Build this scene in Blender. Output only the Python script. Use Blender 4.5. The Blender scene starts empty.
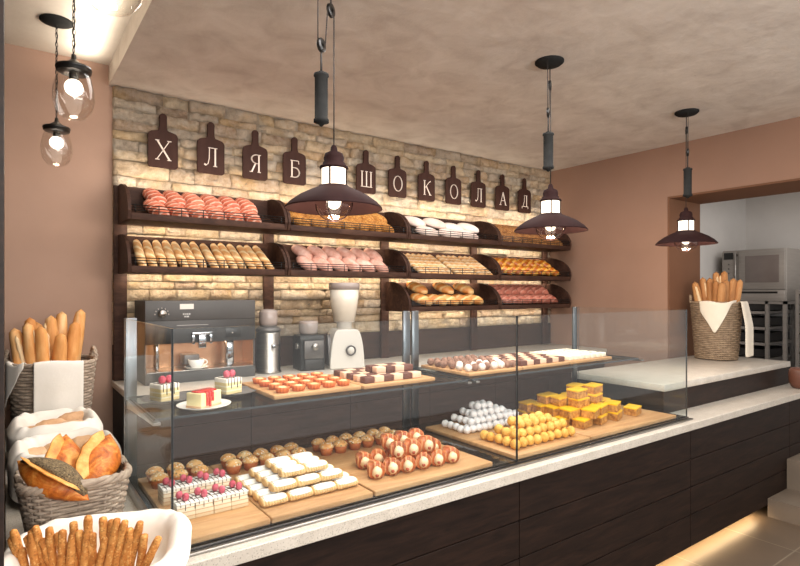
import bpy, bmesh, math, random
from mathutils import Vector, Matrix, noise as mnoise
random.seed(11)
R = random.Random(5)
C = bpy.context.scene.collection
PI = math.pi
sin, cos = math.sin, math.cos

# ------------------------------------------------------------------ materials
def lin(c):
    return tuple(((v / 255) / 12.92 if v / 255 <= .04045 else ((v / 255 + .055) / 1.055) ** 2.4) for v in c[:3]) + (1,)

class Mat:
    def __init__(s, name):
        s.m = bpy.data.materials.new(name); s.m.use_nodes = True
        s.t = s.m.node_tree; s.t.nodes.clear()
        s.out = s.t.nodes.new('ShaderNodeOutputMaterial')
    def n(s, typ, **kw):
        nd = s.t.nodes.new('ShaderNode' + typ)
        for k, v in kw.items():
            if k.startswith('_'): setattr(nd, k[1:], v)
            else:
                k = k.replace('__', ' ')
                s.put(nd.inputs[int(k[1:])] if k[0] == 'i' and k[1:].isdigit() else nd.inputs[k], v)
        return nd
    def put(s, inp, v):
        if hasattr(v, 'is_output'): s.t.links.new(v, inp)
        else: inp.default_value = v
    def ramp(s, fac, cols, const=False, pos=None):
        r = s.n('ValToRGB', i0=fac); cr = r.color_ramp
        if const: cr.interpolation = 'CONSTANT'
        k = len(cols)
        while len(cr.elements) < k: cr.elements.new(.5)
        for i, c in enumerate(cols):
            cr.elements[i].position = pos[i] if pos else (.3 + .4 * i / max(1, k - 1) if not const else i / k)
            cr.elements[i].color = c if len(c) == 4 and max(c) <= 1 else lin(c)
        return r.outputs[0]
    def mix(s, fac, a, b, mode='MIX'):
        x = s.n('MixRGB', _blend_type=mode, i0=fac, i1=a, i2=b); return x.outputs[0]

def mk(name, cols, sc=6, st=(1, 1, 1), rough=.6, bump=0., bsc=None, metal=0, spec=.5, rnd=0., det=5, coat=0, emit=None, dist=0., extra=None, bd=.01):
    M = Mat(name)
    tc = M.n('TexCoord'); oi = M.n('ObjectInfo')
    off = M.n('VectorMath', _operation='MULTIPLY_ADD', i0=oi.outputs['Random'], i1=(3.1, 5.7, 7.3), i2=tc.outputs['Object'])
    mp = M.n('Mapping', Vector=off.outputs[0], Scale=st)
    nz = M.n('TexNoise', Vector=mp.outputs[0], Scale=sc, Detail=det, Roughness=.6, Distortion=dist)
    col = M.ramp(nz.outputs[0], cols)
    M.vec, M.obj, M.rand, M.noise = mp.outputs[0], tc.outputs['Object'], oi.outputs['Random'], nz.outputs[0]
    height = None
    if extra:
        r = extra(M, col)
        if isinstance(r, tuple): col, height = r
        else: col = r
    if rnd:
        v = M.n('MapRange', i0=oi.outputs['Random'], i3=1 - rnd, i4=1 + rnd)
        h = M.n('HueSaturation', Value=v.outputs[0], Color=col); col = h.outputs[0]
    b = M.n('BsdfPrincipled', Roughness=rough, Metallic=metal, i0=col)
    b.inputs['Specular IOR Level'].default_value = spec
    if coat: b.inputs['Coat Weight'].default_value = coat; b.inputs['Coat Roughness'].default_value = .15
    if emit:
        b.inputs['Emission Color'].default_value = lin(emit[0]); b.inputs['Emission Strength'].default_value = emit[1]
    if bump or height is not None:
        bz = M.n('TexNoise', Vector=mp.outputs[0], Scale=bsc or sc * 3, Detail=6, Roughness=.65)
        hh = bz.outputs[0]
        if height is not None:
            a = M.n('Math', _operation='MULTIPLY_ADD', i0=hh, i1=.35, i2=height); hh = a.outputs[0]
        bp = M.n('Bump', Strength=bump or .5, Distance=bd, Height=hh)
        M.t.links.new(bp.outputs[0], b.inputs['Normal'])
    M.t.links.new(b.outputs[0], M.out.inputs[0])
    return M.m

def specks(cols_, scale=120, thr=.25, amount=.6):
    def f(M, col):
        v = M.n('TexVoronoi', Vector=M.vec, Scale=scale)
        k = M.ramp(v.outputs['Distance'], [(255, 255, 255), (0, 0, 0)], pos=[thr, thr + .08])
        pick = M.ramp(v.outputs['Color'], cols_, const=True)
        g = M.n('Math', _operation='MULTIPLY', i0=k, i1=amount)
        return M.mix(g.outputs[0], col, pick)
    return f

def bands(c, scale=14, ang=(0, 0, .9), lo=.75, hi=.9, dist=2., amt=.8, obj=True, axis='X', dsc=2.):
    def f(M, col):
        mp = M.n('Mapping', Vector=M.obj, Rotation=ang)
        w = M.n('TexWave', _bands_direction=axis, Vector=mp.outputs[0], Scale=scale, Distortion=dist, Detail=2)
        w.inputs['Detail Scale'].default_value = dsc
        k = M.ramp(w.outputs['Fac'], [(0, 0, 0), (255, 255, 255)], pos=[lo, hi])
        g = M.n('Math', _operation='MULTIPLY', i0=k, i1=amt)
        return M.mix(g.outputs[0], col, lin(c)), w.outputs['Fac']
    return f

def zlayers(stops, axis=2, noise=.0):
    def f(M, col):
        s = M.n('SeparateXYZ', i0=M.obj)
        z = s.outputs[axis]
        if noise:
            a = M.n('Math', _operation='MULTIPLY_ADD', i0=M.noise, i1=noise, i2=z); z = a.outputs[0]
        lo, hi = stops[0][0], stops[-1][0]
        mr = M.n('MapRange', i0=z, i1=lo, i2=hi)
        c = M.ramp(mr.outputs[0], [x[1] for x in stops], const=True, pos=[(x[0] - lo) / (hi - lo) for x in stops])
        return M.mix(.25, c, col, 'OVERLAY')
    return f

def glass(name, tint=(.95, .97, .97), rough=.0, ior=1.45, haze=0.0, refl=.025, edge=.17):
    M = Mat(name)
    lw = M.n('LayerWeight', Blend=.5)
    pw = M.n('Math', _operation='POWER', i0=lw.outputs['Facing'], i1=5.)
    fr = M.n('Math', _operation='MULTIPLY_ADD', i0=pw.outputs[0], i1=edge, i2=refl)
    tr = M.n('BsdfTransparent', Color=tint + (1,))
    gl = M.n('BsdfGlossy', Color=(1, 1, 1, 1), Roughness=rough)
    mx = M.n('MixShader', i0=fr.outputs[0], i1=tr.outputs[0], i2=gl.outputs[0])
    o = mx.outputs[0]
    if haze:
        df = M.n('BsdfDiffuse', Color=(.7, .68, .66, 1))  # grey diffuse veil mixed in, standing in for room reflections
        m2 = M.n('MixShader', i0=haze, i1=o, i2=df.outputs[0]); o = m2.outputs[0]
    M.t.links.new(o, M.out.inputs[0])
    return M.m

def emis(name, c, k):
    M = Mat(name); e = M.n('Emission', Color=lin(c), Strength=k); M.t.links.new(e.outputs[0], M.out.inputs[0]); return M.m

def stone_mat():
    M = Mat('split_stone')
    tc = M.n('TexCoord'); g = M.n('NewGeometry')
    ri = g.outputs['Random Per Island']
    off = M.n('VectorMath', _operation='MULTIPLY_ADD', i0=ri, i1=(9.1, 5.7, 7.3), i2=tc.outputs['Object'])
    base = M.ramp(ri, [(226, 196, 158), (176, 156, 138), (236, 222, 202), (212, 172, 128), (198, 182, 166), (240, 214, 176), (212, 198, 182), (164, 132, 112), (230, 204, 166), (228, 214, 196)], const=True)
    n1 = M.n('TexNoise', Vector=off.outputs[0], Scale=9, Detail=8, Roughness=.7)
    c2 = M.ramp(n1.outputs[0], [(146, 116, 92), (228, 204, 172), (250, 242, 230)], pos=[.3, .52, .72])
    n4 = M.n('TexNoise', Vector=off.outputs[0], Scale=26, Detail=8, Roughness=.75)
    c2 = M.mix(.45, c2, M.ramp(n4.outputs[0], [(122, 94, 74), (232, 210, 182), (252, 246, 236)], pos=[.36, .5, .66]))
    c = M.mix(.58, base, c2)
    n3 = M.n('TexNoise', Vector=off.outputs[0], Scale=4, Detail=3)
    k = M.ramp(n3.outputs[0], [(0, 0, 0), (255, 255, 255)], pos=[.5, .66])
    kk = M.n('Math', _operation='MULTIPLY', i0=k, i1=.3)
    c = M.mix(kk.outputs[0], c, lin((222, 176, 100)))
    n2 = M.n('TexNoise', Vector=off.outputs[0], Scale=34, Detail=8, Roughness=.75)
    b = M.n('BsdfPrincipled', i0=c, Roughness=.85)
    b.inputs['Specular IOR Level'].default_value = .2
    bp = M.n('Bump', Strength=1, Distance=.05, Height=n2.outputs[0])
    M.t.links.new(bp.outputs[0], b.inputs['Normal']); M.t.links.new(b.outputs[0], M.out.inputs[0])
    return M.m

def floor_mat():
    M = Mat('floor_tiles')
    tc = M.n('TexCoord')
    mp = M.n('Mapping', Vector=tc.outputs['Object'], Rotation=(0, 0, .0))
    br = M.n('TexBrick', _offset=0., Vector=mp.outputs[0], Scale=1.0)
    br.inputs['Color1'].default_value = lin((124, 107, 90)); br.inputs['Color2'].default_value = lin((118, 101, 85))
    br.inputs['Mortar'].default_value = lin((156, 142, 122)); br.inputs['Mortar Size'].default_value = .004
    br.inputs['Brick Width'].default_value = .6; br.inputs['Row Height'].default_value = .6
    nz = M.n('TexNoise', Vector=tc.outputs['Object'], Scale=5, Detail=6)
    v = M.ramp(nz.outputs[0], [(120, 120, 120), (150, 146, 140)])
    c = M.mix(.5, br.outputs[0], v, 'OVERLAY')
    b = M.n('BsdfPrincipled', i0=c, Roughness=.4)
    M.t.links.new(b.outputs[0], M.out.inputs[0])
    return M.m

m = {}
m['stone'] = stone_mat(); m['floor'] = floor_mat()
m['plaster'] = mk('ceiling_plaster', [(196, 185, 176), (211, 202, 193), (222, 214, 206)], sc=5, rough=.9, bump=.3, bsc=11, det=10, dist=.5, spec=.1, bd=.02)
m['cove'] = mk('recess_plaster', [(214, 204, 190), (232, 224, 212)], sc=3, rough=.9, bump=.2, bsc=10, spec=.1)
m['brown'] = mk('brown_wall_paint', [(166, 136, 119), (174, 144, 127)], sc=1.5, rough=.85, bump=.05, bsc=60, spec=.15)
m['brown2'] = mk('brown_wall_paint_shaded', [(148, 116, 98), (156, 124, 106)], sc=1.5, rough=.85, bump=.05, bsc=60, spec=.15)  # same brown paint, with the dimmer right wall's shade put into the colour
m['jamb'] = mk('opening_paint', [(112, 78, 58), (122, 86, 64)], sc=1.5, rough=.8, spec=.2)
m['mortar'] = mk('mortar', [(140, 124, 104), (164, 148, 126)], sc=20, rough=.95)
m['kitchen'] = mk('kitchen_white_paint', [(206, 202, 198), (216, 212, 208)], sc=2, rough=.8)
m['dark'] = mk('espresso_wood', [(24, 15, 12), (36, 24, 19), (48, 32, 25)], sc=4, st=(1.2, 8, 9), rough=.5, bump=.05, bsc=12, dist=.8, spec=.22, rnd=.12)
m['darkx'] = mk('dark_cabinet_wood', [(50, 36, 31), (62, 45, 38), (72, 53, 45)], sc=4, st=(1.2, 8, 9), rough=.6, dist=.8, spec=.2)
m['plinth'] = mk('plinth_black', [(20, 15, 13), (26, 20, 18)], rough=.7)
m['walnut'] = mk('dark_walnut', [(46, 30, 25), (62, 42, 34), (78, 54, 43)], sc=3, st=(2, 7, 7), rough=.6, dist=1.2, spec=.15)
m['board'] = mk('chopping_board_wood', [(54, 33, 27), (66, 43, 36)], sc=4, st=(8, 3, 1.5), rough=.65, spec=.15)
m['letter'] = mk('pale_lettering', [(226, 210, 196), (234, 220, 208)], rough=.6)
m['quartz'] = mk('speckled_quartz', [(196, 187, 174), (212, 204, 192)], sc=14, rough=.3, spec=.5, extra=specks([(120, 110, 100), (236, 230, 222), (168, 156, 142)], 190, .28, .55))
m['steel'] = mk('brushed_steel', [(150, 146, 142), (176, 172, 168)], sc=6, st=(1, 1, 20), rough=.28, metal=1)
m['postm'] = mk('post_steel', [(112, 116, 120), (126, 130, 134)], rough=.28, metal=1)
m['chrome'] = mk('polished_chrome', [(190, 192, 196), (204, 205, 208)], rough=.1, metal=1)
m['dsteel'] = mk('dark_steel', [(92, 88, 86), (112, 108, 106)], rough=.4, metal=.6)  # darker, rougher steel for dials, collars and trays
m['black'] = mk('black_enamel', [(18, 17, 17), (24, 23, 22)], rough=.3, spec=.5)
m['machine'] = mk('graphite_glass', [(70, 68, 67), (76, 74, 73)], rough=.5, spec=.5)
m['machine2'] = mk('black_glass', [(40, 38, 37), (46, 44, 43)], rough=.4, spec=.5)
m['copper'] = mk('warm_metal_lining', [(196, 150, 116), (216, 170, 134)], sc=5, st=(8, 1, 1), rough=.25, metal=.7)
m['iron'] = mk('charcoal_iron', [(34, 34, 34), (44, 44, 43)], sc=30, rough=.8, metal=0, spec=.1, bump=.1)
m['shade'] = mk('plum_brown_enamel', [(36, 22, 22), (48, 30, 29)], sc=9, rough=.7, spec=.06)
m['cord'] = mk('cord_black', [(34, 30, 28), (44, 38, 35)], rough=.7)
m['lampglass'] = emis('lit_frosted_glass', (255, 236, 214), 3.0)
m['bulb'] = emis('lit_bulb', (255, 236, 212), 4)
m['bulb2'] = emis('lit_small_bulb', (255, 240, 222), 4)
m['led'] = emis('warm_led', (255, 206, 140), 8)
m['glass'] = glass('clear_glass', haze=.008)
m['globe'] = glass('globe_glass', tint=(.93, .92, .90), refl=.05, edge=.7)
m['edge'] = mk('glass_edge', [(52, 54, 56), (66, 68, 70)], rough=.15, spec=.6)
m['shelfglass'] = glass('shelf_glass', tint=(.8, .84, .84), ior=1.5)
m['base'] = mk('black_gloss_deck', [(34, 30, 28), (40, 36, 33)], rough=.08, spec=.6)
m['tray'] = mk('maple_board', [(172, 124, 78), (190, 144, 96), (202, 158, 110)], sc=3, st=(1.5, 10, 6), rough=.5, dist=1, rnd=.05, bump=.03)
m['wicker'] = mk('grey_wicker', [(138, 122, 108), (168, 151, 134), (190, 173, 155)], sc=30, rough=.7, bump=.2, bsc=90)
m['wicker2'] = mk('tan_wicker', [(122, 102, 82), (148, 126, 102), (168, 146, 120)], sc=30, rough=.7, bump=.2, bsc=90)
m['wickerd'] = mk('dark_brown_wicker', [(58, 32, 24), (80, 46, 34), (96, 58, 44)], sc=30, rough=.55, bump=.2, bsc=90)
m['cloth'] = mk('white_cotton', [(232, 226, 216), (240, 235, 227)], sc=6, rough=.95, bump=.15, bsc=22, spec=.1)
m['cloth2'] = mk('cream_linen', [(222, 212, 194), (232, 222, 206)], sc=6, rough=.95, bump=.15, bsc=40, spec=.1)
m['porcelain'] = mk('white_porcelain', [(238, 236, 232), (244, 242, 238)], rough=.2, coat=.3)
m['slate'] = mk('grey_slate', [(98, 94, 92), (112, 108, 105)], rough=.5)
# food
m['pink'] = mk('pink_crust', [(192, 94, 68), (208, 114, 84), (218, 132, 100)], sc=9, rough=.6, rnd=.06, extra=bands((250, 222, 202), 11, (0, 0, .35), .8, .96, 3, .6, dsc=1.2))
m['pinkw'] = mk('dusted_pink_crust', [(196, 134, 114), (218, 164, 146), (234, 196, 180)], sc=18, rough=.8, rnd=.05, bump=.2)
m['reddish'] = mk('reddish_crust', [(150, 78, 62), (184, 108, 88), (202, 132, 112)], sc=16, rough=.65, rnd=.06, extra=bands((220, 160, 140), 9, (0, 0, .5), .8, .95, 2, .5))
m['flour'] = mk('floured_crust', [(206, 178, 164), (228, 206, 194), (240, 224, 214)], sc=9, rough=.9, rnd=.04, bump=.15)
m['seedy'] = mk('seed_crust', [(150, 96, 40), (184, 122, 54), (204, 146, 74)], sc=30, rough=.8, rnd=.08, bump=.8, bsc=110, extra=specks([(222, 176, 96), (126, 74, 30), (196, 140, 66)], 150, .4, .8))
m['brownloaf'] = mk('brown_seed_crust', [(120, 74, 36), (154, 100, 52), (174, 122, 68)], sc=30, rough=.8, rnd=.08, bump=.8, bsc=110, extra=specks([(196, 150, 90), (96, 56, 26)], 150, .4, .7))
m['baguette'] = mk('baguette_crust', [(206, 144, 84), (222, 168, 108), (234, 194, 144)], sc=14, rough=.6, rnd=.05, bump=.15, extra=bands((250, 230, 186), 7, (0, 0, .8), .6, .9, 2.5, .7))
m['baton'] = mk('baton_crust', [(204, 142, 84), (220, 168, 110), (232, 192, 142)], sc=14, rough=.6, rnd=.04, extra=bands((246, 222, 184), 10, (0, 0, .7), .6, .85, 1, .75))
m['gold'] = mk('golden_crust', [(190, 106, 44), (216, 142, 70), (236, 184, 116)], sc=12, rough=.5, rnd=.05, bump=.15, extra=bands((248, 220, 160), 6, (0, 0, .6), .7, .9, 3, .6))
m['orange'] = mk('glazed_crust', [(140, 60, 14), (198, 104, 24), (232, 150, 52)], sc=9, rough=.35, rnd=.08, coat=.4, extra=bands((250, 196, 92), 7, (0, 0, .5), .62, .9, 2, .75))
m['boat'] = mk('glazed_orange_crust', [(140, 62, 16), (206, 112, 34), (242, 176, 84)], sc=22, rough=.5, coat=.12, bump=.5, bsc=40, dist=1.)
m['split'] = mk('pale_split_crust', [(196, 108, 40), (228, 156, 72), (242, 194, 120)], sc=22, rough=.5, bump=.2)
m['poppy'] = mk('poppy_seed_crust', [(112, 96, 70), (140, 120, 90)], sc=40, rough=.9, bump=1, bsc=160, extra=specks([(64, 52, 40), (156, 134, 98), (96, 78, 56)], 190, .42, .9))
m['rustic'] = mk('rustic_baguette_crust', [(196, 126, 62), (220, 158, 92), (238, 200, 148)], sc=9, st=(.4, 1.6, 1.6), rough=.65, rnd=.06, bump=.3, bsc=24)
m['rustice'] = mk('pale_baguette_tear', [(226, 190, 140), (240, 216, 176)], sc=16, rough=.8, bump=.3)
m['rbag'] = mk('brown_baguette_crust', [(150, 96, 52), (178, 122, 70), (198, 148, 96)], sc=9, st=(.5, 1.6, 1.6), rough=.7, rnd=.06, bump=.3, bsc=24)
m['stick'] = mk('sesame_breadstick_crust', [(176, 108, 46), (204, 134, 64), (222, 162, 90)], sc=26, rough=.75, rnd=.08, bump=.4, bsc=80, extra=specks([(236, 190, 120), (150, 90, 38)], 170, .35, .5))
m['paleroll'] = mk('pale_roll_crust', [(196, 150, 108), (212, 170, 130), (224, 188, 152)], sc=14, rough=.75, rnd=.05, bump=.3)
m['muffin'] = mk('muffin_cup', [(180, 96, 48), (200, 116, 60)], sc=20, rough=.6)
m['mtop'] = mk('muffin_crown', [(214, 136, 66), (236, 178, 108), (246, 212, 160)], sc=26, rough=.6, bump=.5, bsc=60, extra=specks([(252, 244, 226), (250, 240, 216), (110, 98, 60)], 110, .3, .9))
m['cake'] = mk('layered_sponge', [(150, 140, 128), (170, 160, 148)], rough=.7, extra=zlayers([(0, (232, 214, 184)), (.009, (214, 180, 140)), (.012, (240, 226, 202)), (.022, (216, 184, 146)), (.025, (242, 230, 208)), (.034, (218, 188, 150)), (.037, (246, 238, 224)), (.05, (250, 244, 234))]))
m['icing'] = mk('white_icing', [(244, 238, 230), (250, 246, 240)], rough=.5)
m['choc'] = mk('dark_chocolate', [(48, 24, 18), (60, 32, 24)], rough=.35)
m['rasp'] = mk('raspberry', [(196, 66, 88), (218, 92, 112), (234, 130, 146)], sc=60, rough=.45, bump=.8, bsc=90)
m['finger'] = mk('sponge_finger', [(226, 184, 122), (238, 204, 150)], sc=16, rough=.8, extra=bands((206, 156, 92), 34, (0, 0, 0), .6, .9, 0, .5))
m['sugar'] = mk('icing_sugar', [(244, 240, 234), (252, 249, 245)], sc=20, rough=.95, bump=.25, bsc=60)
m['horn'] = mk('pastry_horn', [(150, 66, 26), (190, 96, 44), (214, 128, 70)], sc=12, rough=.4, coat=.3, rnd=.05, extra=bands((238, 176, 120), 16, (0, .0, 0), .7, .95, .6, .6))
m['cream'] = mk('pastry_cream', [(236, 208, 164), (244, 222, 184)], rough=.5)
m['cherry'] = mk('glazed_cherry', [(150, 62, 36), (176, 84, 52)], rough=.3)
m['coconut'] = mk('coconut_flakes', [(234, 230, 230), (250, 248, 248)], sc=60, rough=.95, bump=.3, bsc=120)
m['puff'] = mk('choux_crust', [(216, 150, 56), (236, 180, 82), (246, 206, 118)], sc=40, rough=.6, rnd=.06, bump=.5, bsc=90)
m['ycake'] = mk('nut_filling', [(130, 78, 30), (196, 134, 60), (228, 176, 96)], sc=60, rough=.6, bump=.5)
m['ytop'] = mk('yellow_glaze', [(244, 184, 16), (250, 202, 40)], sc=12, rough=.35, coat=.3)
m['tart'] = mk('tart_shell', [(196, 96, 40), (218, 122, 58)], sc=20, rough=.55)
m['tartf'] = mk('tart_filling', [(238, 176, 116), (250, 212, 160)], sc=30, rough=.4)
m['darkfudge'] = mk('dark_fudge', [(90, 48, 36), (112, 64, 48)], sc=14, rough=.5, rnd=.06)
m['pinkfudge'] = mk('cream_fudge', [(224, 182, 152), (236, 200, 172)], sc=14, rough=.6)
m['truffle'] = mk('cocoa_truffle', [(112, 78, 62), (146, 108, 90), (170, 132, 112)], sc=50, rough=.9, bump=.6, bsc=90, rnd=.08)
m['wtruffle'] = mk('white_truffle', [(226, 212, 200), (242, 232, 224)], sc=50, rough=.9, bump=.6, bsc=90)
m['nougat'] = mk('white_nougat', [(232, 222, 196), (244, 236, 216)], sc=20, rough=.7)
m['cheese'] = mk('vanilla_cheesecake', [(238, 220, 160), (246, 232, 182)], sc=12, rough=.6)
m['sauce'] = mk('strawberry_sauce', [(186, 28, 24), (210, 48, 36)], rough=.2, coat=.5)
m['sponge'] = mk('cream_layer_cake', [(150, 140, 128), (170, 160, 148)], rough=.7, extra=zlayers([(0, (240, 222, 172)), (.012, (248, 240, 220)), (.016, (240, 222, 172)), (.028, (248, 240, 220)), (.032, (240, 222, 172)), (.044, (252, 246, 236)), (.07, (252, 246, 236))]))
m['plasticw'] = mk('white_plastic', [(206, 200, 192), (214, 208, 200)], rough=.35)
m['plasticg'] = mk('smoked_plastic', [(150, 138, 132), (164, 152, 146)], rough=.2)
m['hopper'] = mk('translucent_hopper', [(214, 204, 188), (222, 214, 200)], rough=.25, spec=.5)
m['tile'] = mk('stair_tile', [(120, 106, 92), (134, 120, 104)], sc=5, rough=.6)
m['terra'] = mk('turned_brown_wood', [(92, 56, 42), (112, 70, 54)], sc=5, st=(1, 1, 8), rough=.5)
m['ovenm'] = mk('oven_steel', [(146, 140, 134), (158, 152, 146)], sc=4, st=(1, 1, 14), rough=.4, metal=.35)
m['ovenw'] = mk('oven_window', [(112, 102, 98), (122, 112, 107)], rough=.15)

# ------------------------------------------------------------------ mesh builder
class MB:
    def __init__(s): s.v = []; s.f = []; s.mi = []; s.sm = []; s.cm = 0; s.cs = True
    def mat(s, i): s.cm = i; return s
    def sm_(s, b): s.cs = b; return s
    def add(s, vs, fs, smooth=None):
        o = len(s.v); s.v += [tuple(v) for v in vs]
        for f in fs: s.f.append(tuple(i + o for i in f)); s.mi.append(s.cm); s.sm.append(s.cs if smooth is None else smooth)
        return s
    def box(s, a, b, M=None):
        x0, y0, z0 = a; x1, y1, z1 = b
        vs = [Vector(p) for p in ((x0, y0, z0), (x1, y0, z0), (x1, y1, z0), (x0, y1, z0), (x0, y0, z1), (x1, y0, z1), (x1, y1, z1), (x0, y1, z1))]
        if M: vs = [M @ v for v in vs]
        return s.add(vs, [(0, 3, 2, 1), (4, 5, 6, 7), (0, 1, 5, 4), (1, 2, 6, 5), (2, 3, 7, 6), (3, 0, 4, 7)], False)
    def rbox(s, a, b, r=.004, seg=2, M=None, smooth=True):
        bm = bmesh.new(); bmesh.ops.create_cube(bm, size=1)
        c = [(a[i] + b[i]) / 2 for i in range(3)]; d = [abs(b[i] - a[i]) for i in range(3)]
        for v in bm.verts: v.co = Vector((c[0] + v.co.x * d[0], c[1] + v.co.y * d[1], c[2] + v.co.z * d[2]))
        bmesh.ops.bevel(bm, geom=bm.edges[:], offset=min(r, min(d) * .45), segments=seg, profile=.5, affect='EDGES')
        return s.bm(bm, M, smooth)
    def bm(s, bm, M=None, smooth=True):
        bm.verts.index_update()
        vs = [(M @ v.co) if M else v.co.copy() for v in bm.verts]
        fs = [[v.index for v in f.verts] for f in bm.faces]
        bm.free(); return s.add(vs, fs, smooth)
    def lathe(s, prof, n=20, M=None, mod=None, closed=False):
        vs = []; k = len(prof)
        for i in range(n):
            a = 2 * PI * i / n
            for r, z in prof:
                q = r * (mod(a, z) if mod else 1)
                v = Vector((q * cos(a), q * sin(a), z)); vs.append(M @ v if M else v)
        fs = []
        for i in range(n):
            j = (i + 1) % n
            for t in range(k - 1): fs.append((i * k + t, j * k + t, j * k + t + 1, i * k + t + 1))
        return s.add(vs, fs)
    def tube(s, pts, r, n=8, M=None, closed=False, caps=True):
        pts = [Vector(p) for p in pts]; k = len(pts); vs = []
        up = None
        for i, p in enumerate(pts):
            a = pts[(i - 1) % k] if (closed or i > 0) else p; b = pts[(i + 1) % k] if (closed or i < k - 1) else p
            t = (b - a)
            t = t.normalized() if t.length > 1e-9 else Vector((0, 0, 1))
            if up is None:
                up = Vector((0, 0, 1)) if abs(t.z) < .9 else Vector((1, 0, 0))
            x = up.cross(t)
            if x.length < 1e-6: x = Vector((1, 0, 0)).cross(t)
            x.normalize(); y = t.cross(x); up = y
            rr = r[i] if isinstance(r, (list, tuple)) else r
            for j in range(n):
                q = 2 * PI * j / n; v = p + x * (rr * cos(q)) + y * (rr * sin(q)); vs.append(M @ v if M else v)
        fs = []
        for i in range(k if closed else k - 1):
            i2 = (i + 1) % k
            for j in range(n):
                j2 = (j + 1) % n; fs.append((i * n + j, i * n + j2, i2 * n + j2, i2 * n + j))
        if caps and not closed:
            fs.append(tuple(range(n - 1, -1, -1))); fs.append(tuple((k - 1) * n + j for j in range(n)))
        return s.add(vs, fs)
    def prism(s, poly, d0, d1, axis='y', M=None, smooth=False):
        n = len(poly)
        def mp(p, d):
            v = Vector((p[0], d, p[1])) if axis == 'y' else (Vector((d, p[0], p[1])) if axis == 'x' else Vector((p[0], p[1], d)))
            return M @ v if M else v
        vs = [mp(p, d0) for p in poly] + [mp(p, d1) for p in poly]
        fs = [tuple(range(n)), tuple(range(2 * n - 1, n - 1, -1))] + [(i, i + n, (i + 1) % n + n, (i + 1) % n) for i in range(n)]
        return s.add(vs, fs, smooth)
    def grid(s, fn, nu, nv, wu=False, wv=False):
        vs = [fn(i / (nu if wu else nu - 1), j / (nv if wv else nv - 1)) for i in range(nu) for j in range(nv)]
        fs = []
        for i in range(nu if wu else nu - 1):
            for j in range(nv if wv else nv - 1):
                i2, j2 = (i + 1) % nu, (j + 1) % nv
                fs.append((i * nv + j, i2 * nv + j, i2 * nv + j2, i * nv + j2))
        return s.add(vs, fs)
    def ball(s, c, r, nu=12, nv=8, sc=(1, 1, 1), bump=0, M=None):
        def fn(u, v):
            a, b = 2 * PI * u, PI * (v - .5)
            d = Vector((cos(a) * cos(b), sin(a) * cos(b), sin(b)))
            q = r * (1 + (bump * mnoise.noise(d * 2.3 + Vector(c) * 9) if bump else 0))
            p = Vector(c) + Vector((d.x * q * sc[0], d.y * q * sc[1], d.z * q * sc[2]))
            return M @ p if M else p
        return s.grid(fn, nu, nv, wu=True)
    def loaf(s, L, W, H, nu=16, nv=12, pw=2.2, bend=0, bump=None, flat=.6, tip=0, M=None):
        def fn(u, v):
            x = 2 * u - 1
            x = math.copysign(abs(x) ** (.8 if pw < 5 else .55), x)
            q = max(0, 1 - abs(x) ** pw) ** (1 / pw) if tip == 0 else (max(0, 1 - abs(x)) ** .75 if tip == 1 else max(0, 1 - x * x) ** (.8 if tip == 2 else 1.15))
            a = 2 * PI * v
            k = bump(x, a) if bump else 1
            y, z = q * W / 2 * cos(a) * k, q * H / 2 * sin(a) * k
            if z < 0: z *= flat
            p = Vector((x * L / 2, y + bend * (1 - x * x), z))
            return M @ p if M else p
        return s.grid(fn, nu, nv, wv=True)
    def build(s, name, mats, parent=None, loc=None, rot=None, bevel=0):
        me = bpy.data.meshes.new(name); me.from_pydata(s.v, [], s.f); me.validate()
        if len(me.polygons) == len(s.f):
            me.polygons.foreach_set('material_index', s.mi); me.polygons.foreach_set('use_smooth', s.sm)
        if not isinstance(mats, (list, tuple)): mats = [mats]
        for x in mats: me.materials.append(m[x] if isinstance(x, str) else x)
        bm = bmesh.new(); bm.from_mesh(me)
        bmesh.ops.remove_doubles(bm, verts=bm.verts[:], dist=1e-6)
        bmesh.ops.recalc_face_normals(bm, faces=bm.faces[:]); bm.to_mesh(me); bm.free()
        o = bpy.data.objects.new(name, me); C.objects.link(o)
        if parent: o.parent = parent
        if loc is not None: o.location = loc
        if rot is not None: o.rotation_euler = rot
        if bevel:
            b = o.modifiers.new('bevel', 'BEVEL'); b.width = bevel; b.segments = 2; b.limit_method = 'ANGLE'
        return o

def tag(o, label, cat, group=None):
    o['label'] = label; o['category'] = cat
    if group: o['group'] = group
    return o
def empty(name, loc=(0, 0, 0), rz=0):
    o = bpy.data.objects.new(name, None); C.objects.link(o); o.location = loc; o.rotation_euler = (0, 0, rz); o.empty_display_size = .05
    return o
def struct(o): o['kind'] = 'structure'; return o
def sbox(name, a, b, mat):
    return struct(MB().box(a, b).build(name, mat))
def kids(o): return [c for c in bpy.data.objects if c.parent == o]
KC = {}
def dup(src, parent=None):
    c = src.copy(); C.objects.link(c); c.parent = parent
    if src.name not in KC: KC[src.name] = list(src.children)
    for ch in KC[src.name]: dup(ch, c)
    return c
class Proto:
    """first call hands out the prototype itself, later calls copies of it with copies of its parts"""
    def __init__(s, root, group=None): s.r = root; s.used = False; s.g = group
    def put(s, label, cat, loc=None, rot=None, mw=None, group=None):
        o = dup(s.r) if s.used else s.r
        s.used = True
        if mw is not None: o.matrix_world = mw; o.location, o.rotation_euler, o.scale = mw.to_translation(), mw.to_euler(), mw.to_scale()
        else:
            o.location = loc
            o.rotation_euler = rot if rot is not None else (0, 0, 0)
        tag(o, label, cat, group or s.g)
        return o
ORD = ['first', 'second', 'third', 'fourth', 'fifth', 'sixth', 'seventh', 'eighth', 'ninth', 'tenth', 'eleventh', 'twelfth', 'thirteenth', 'fourteenth', 'fifteenth', 'sixteenth']
def nth(i): return ORD[i]

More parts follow.
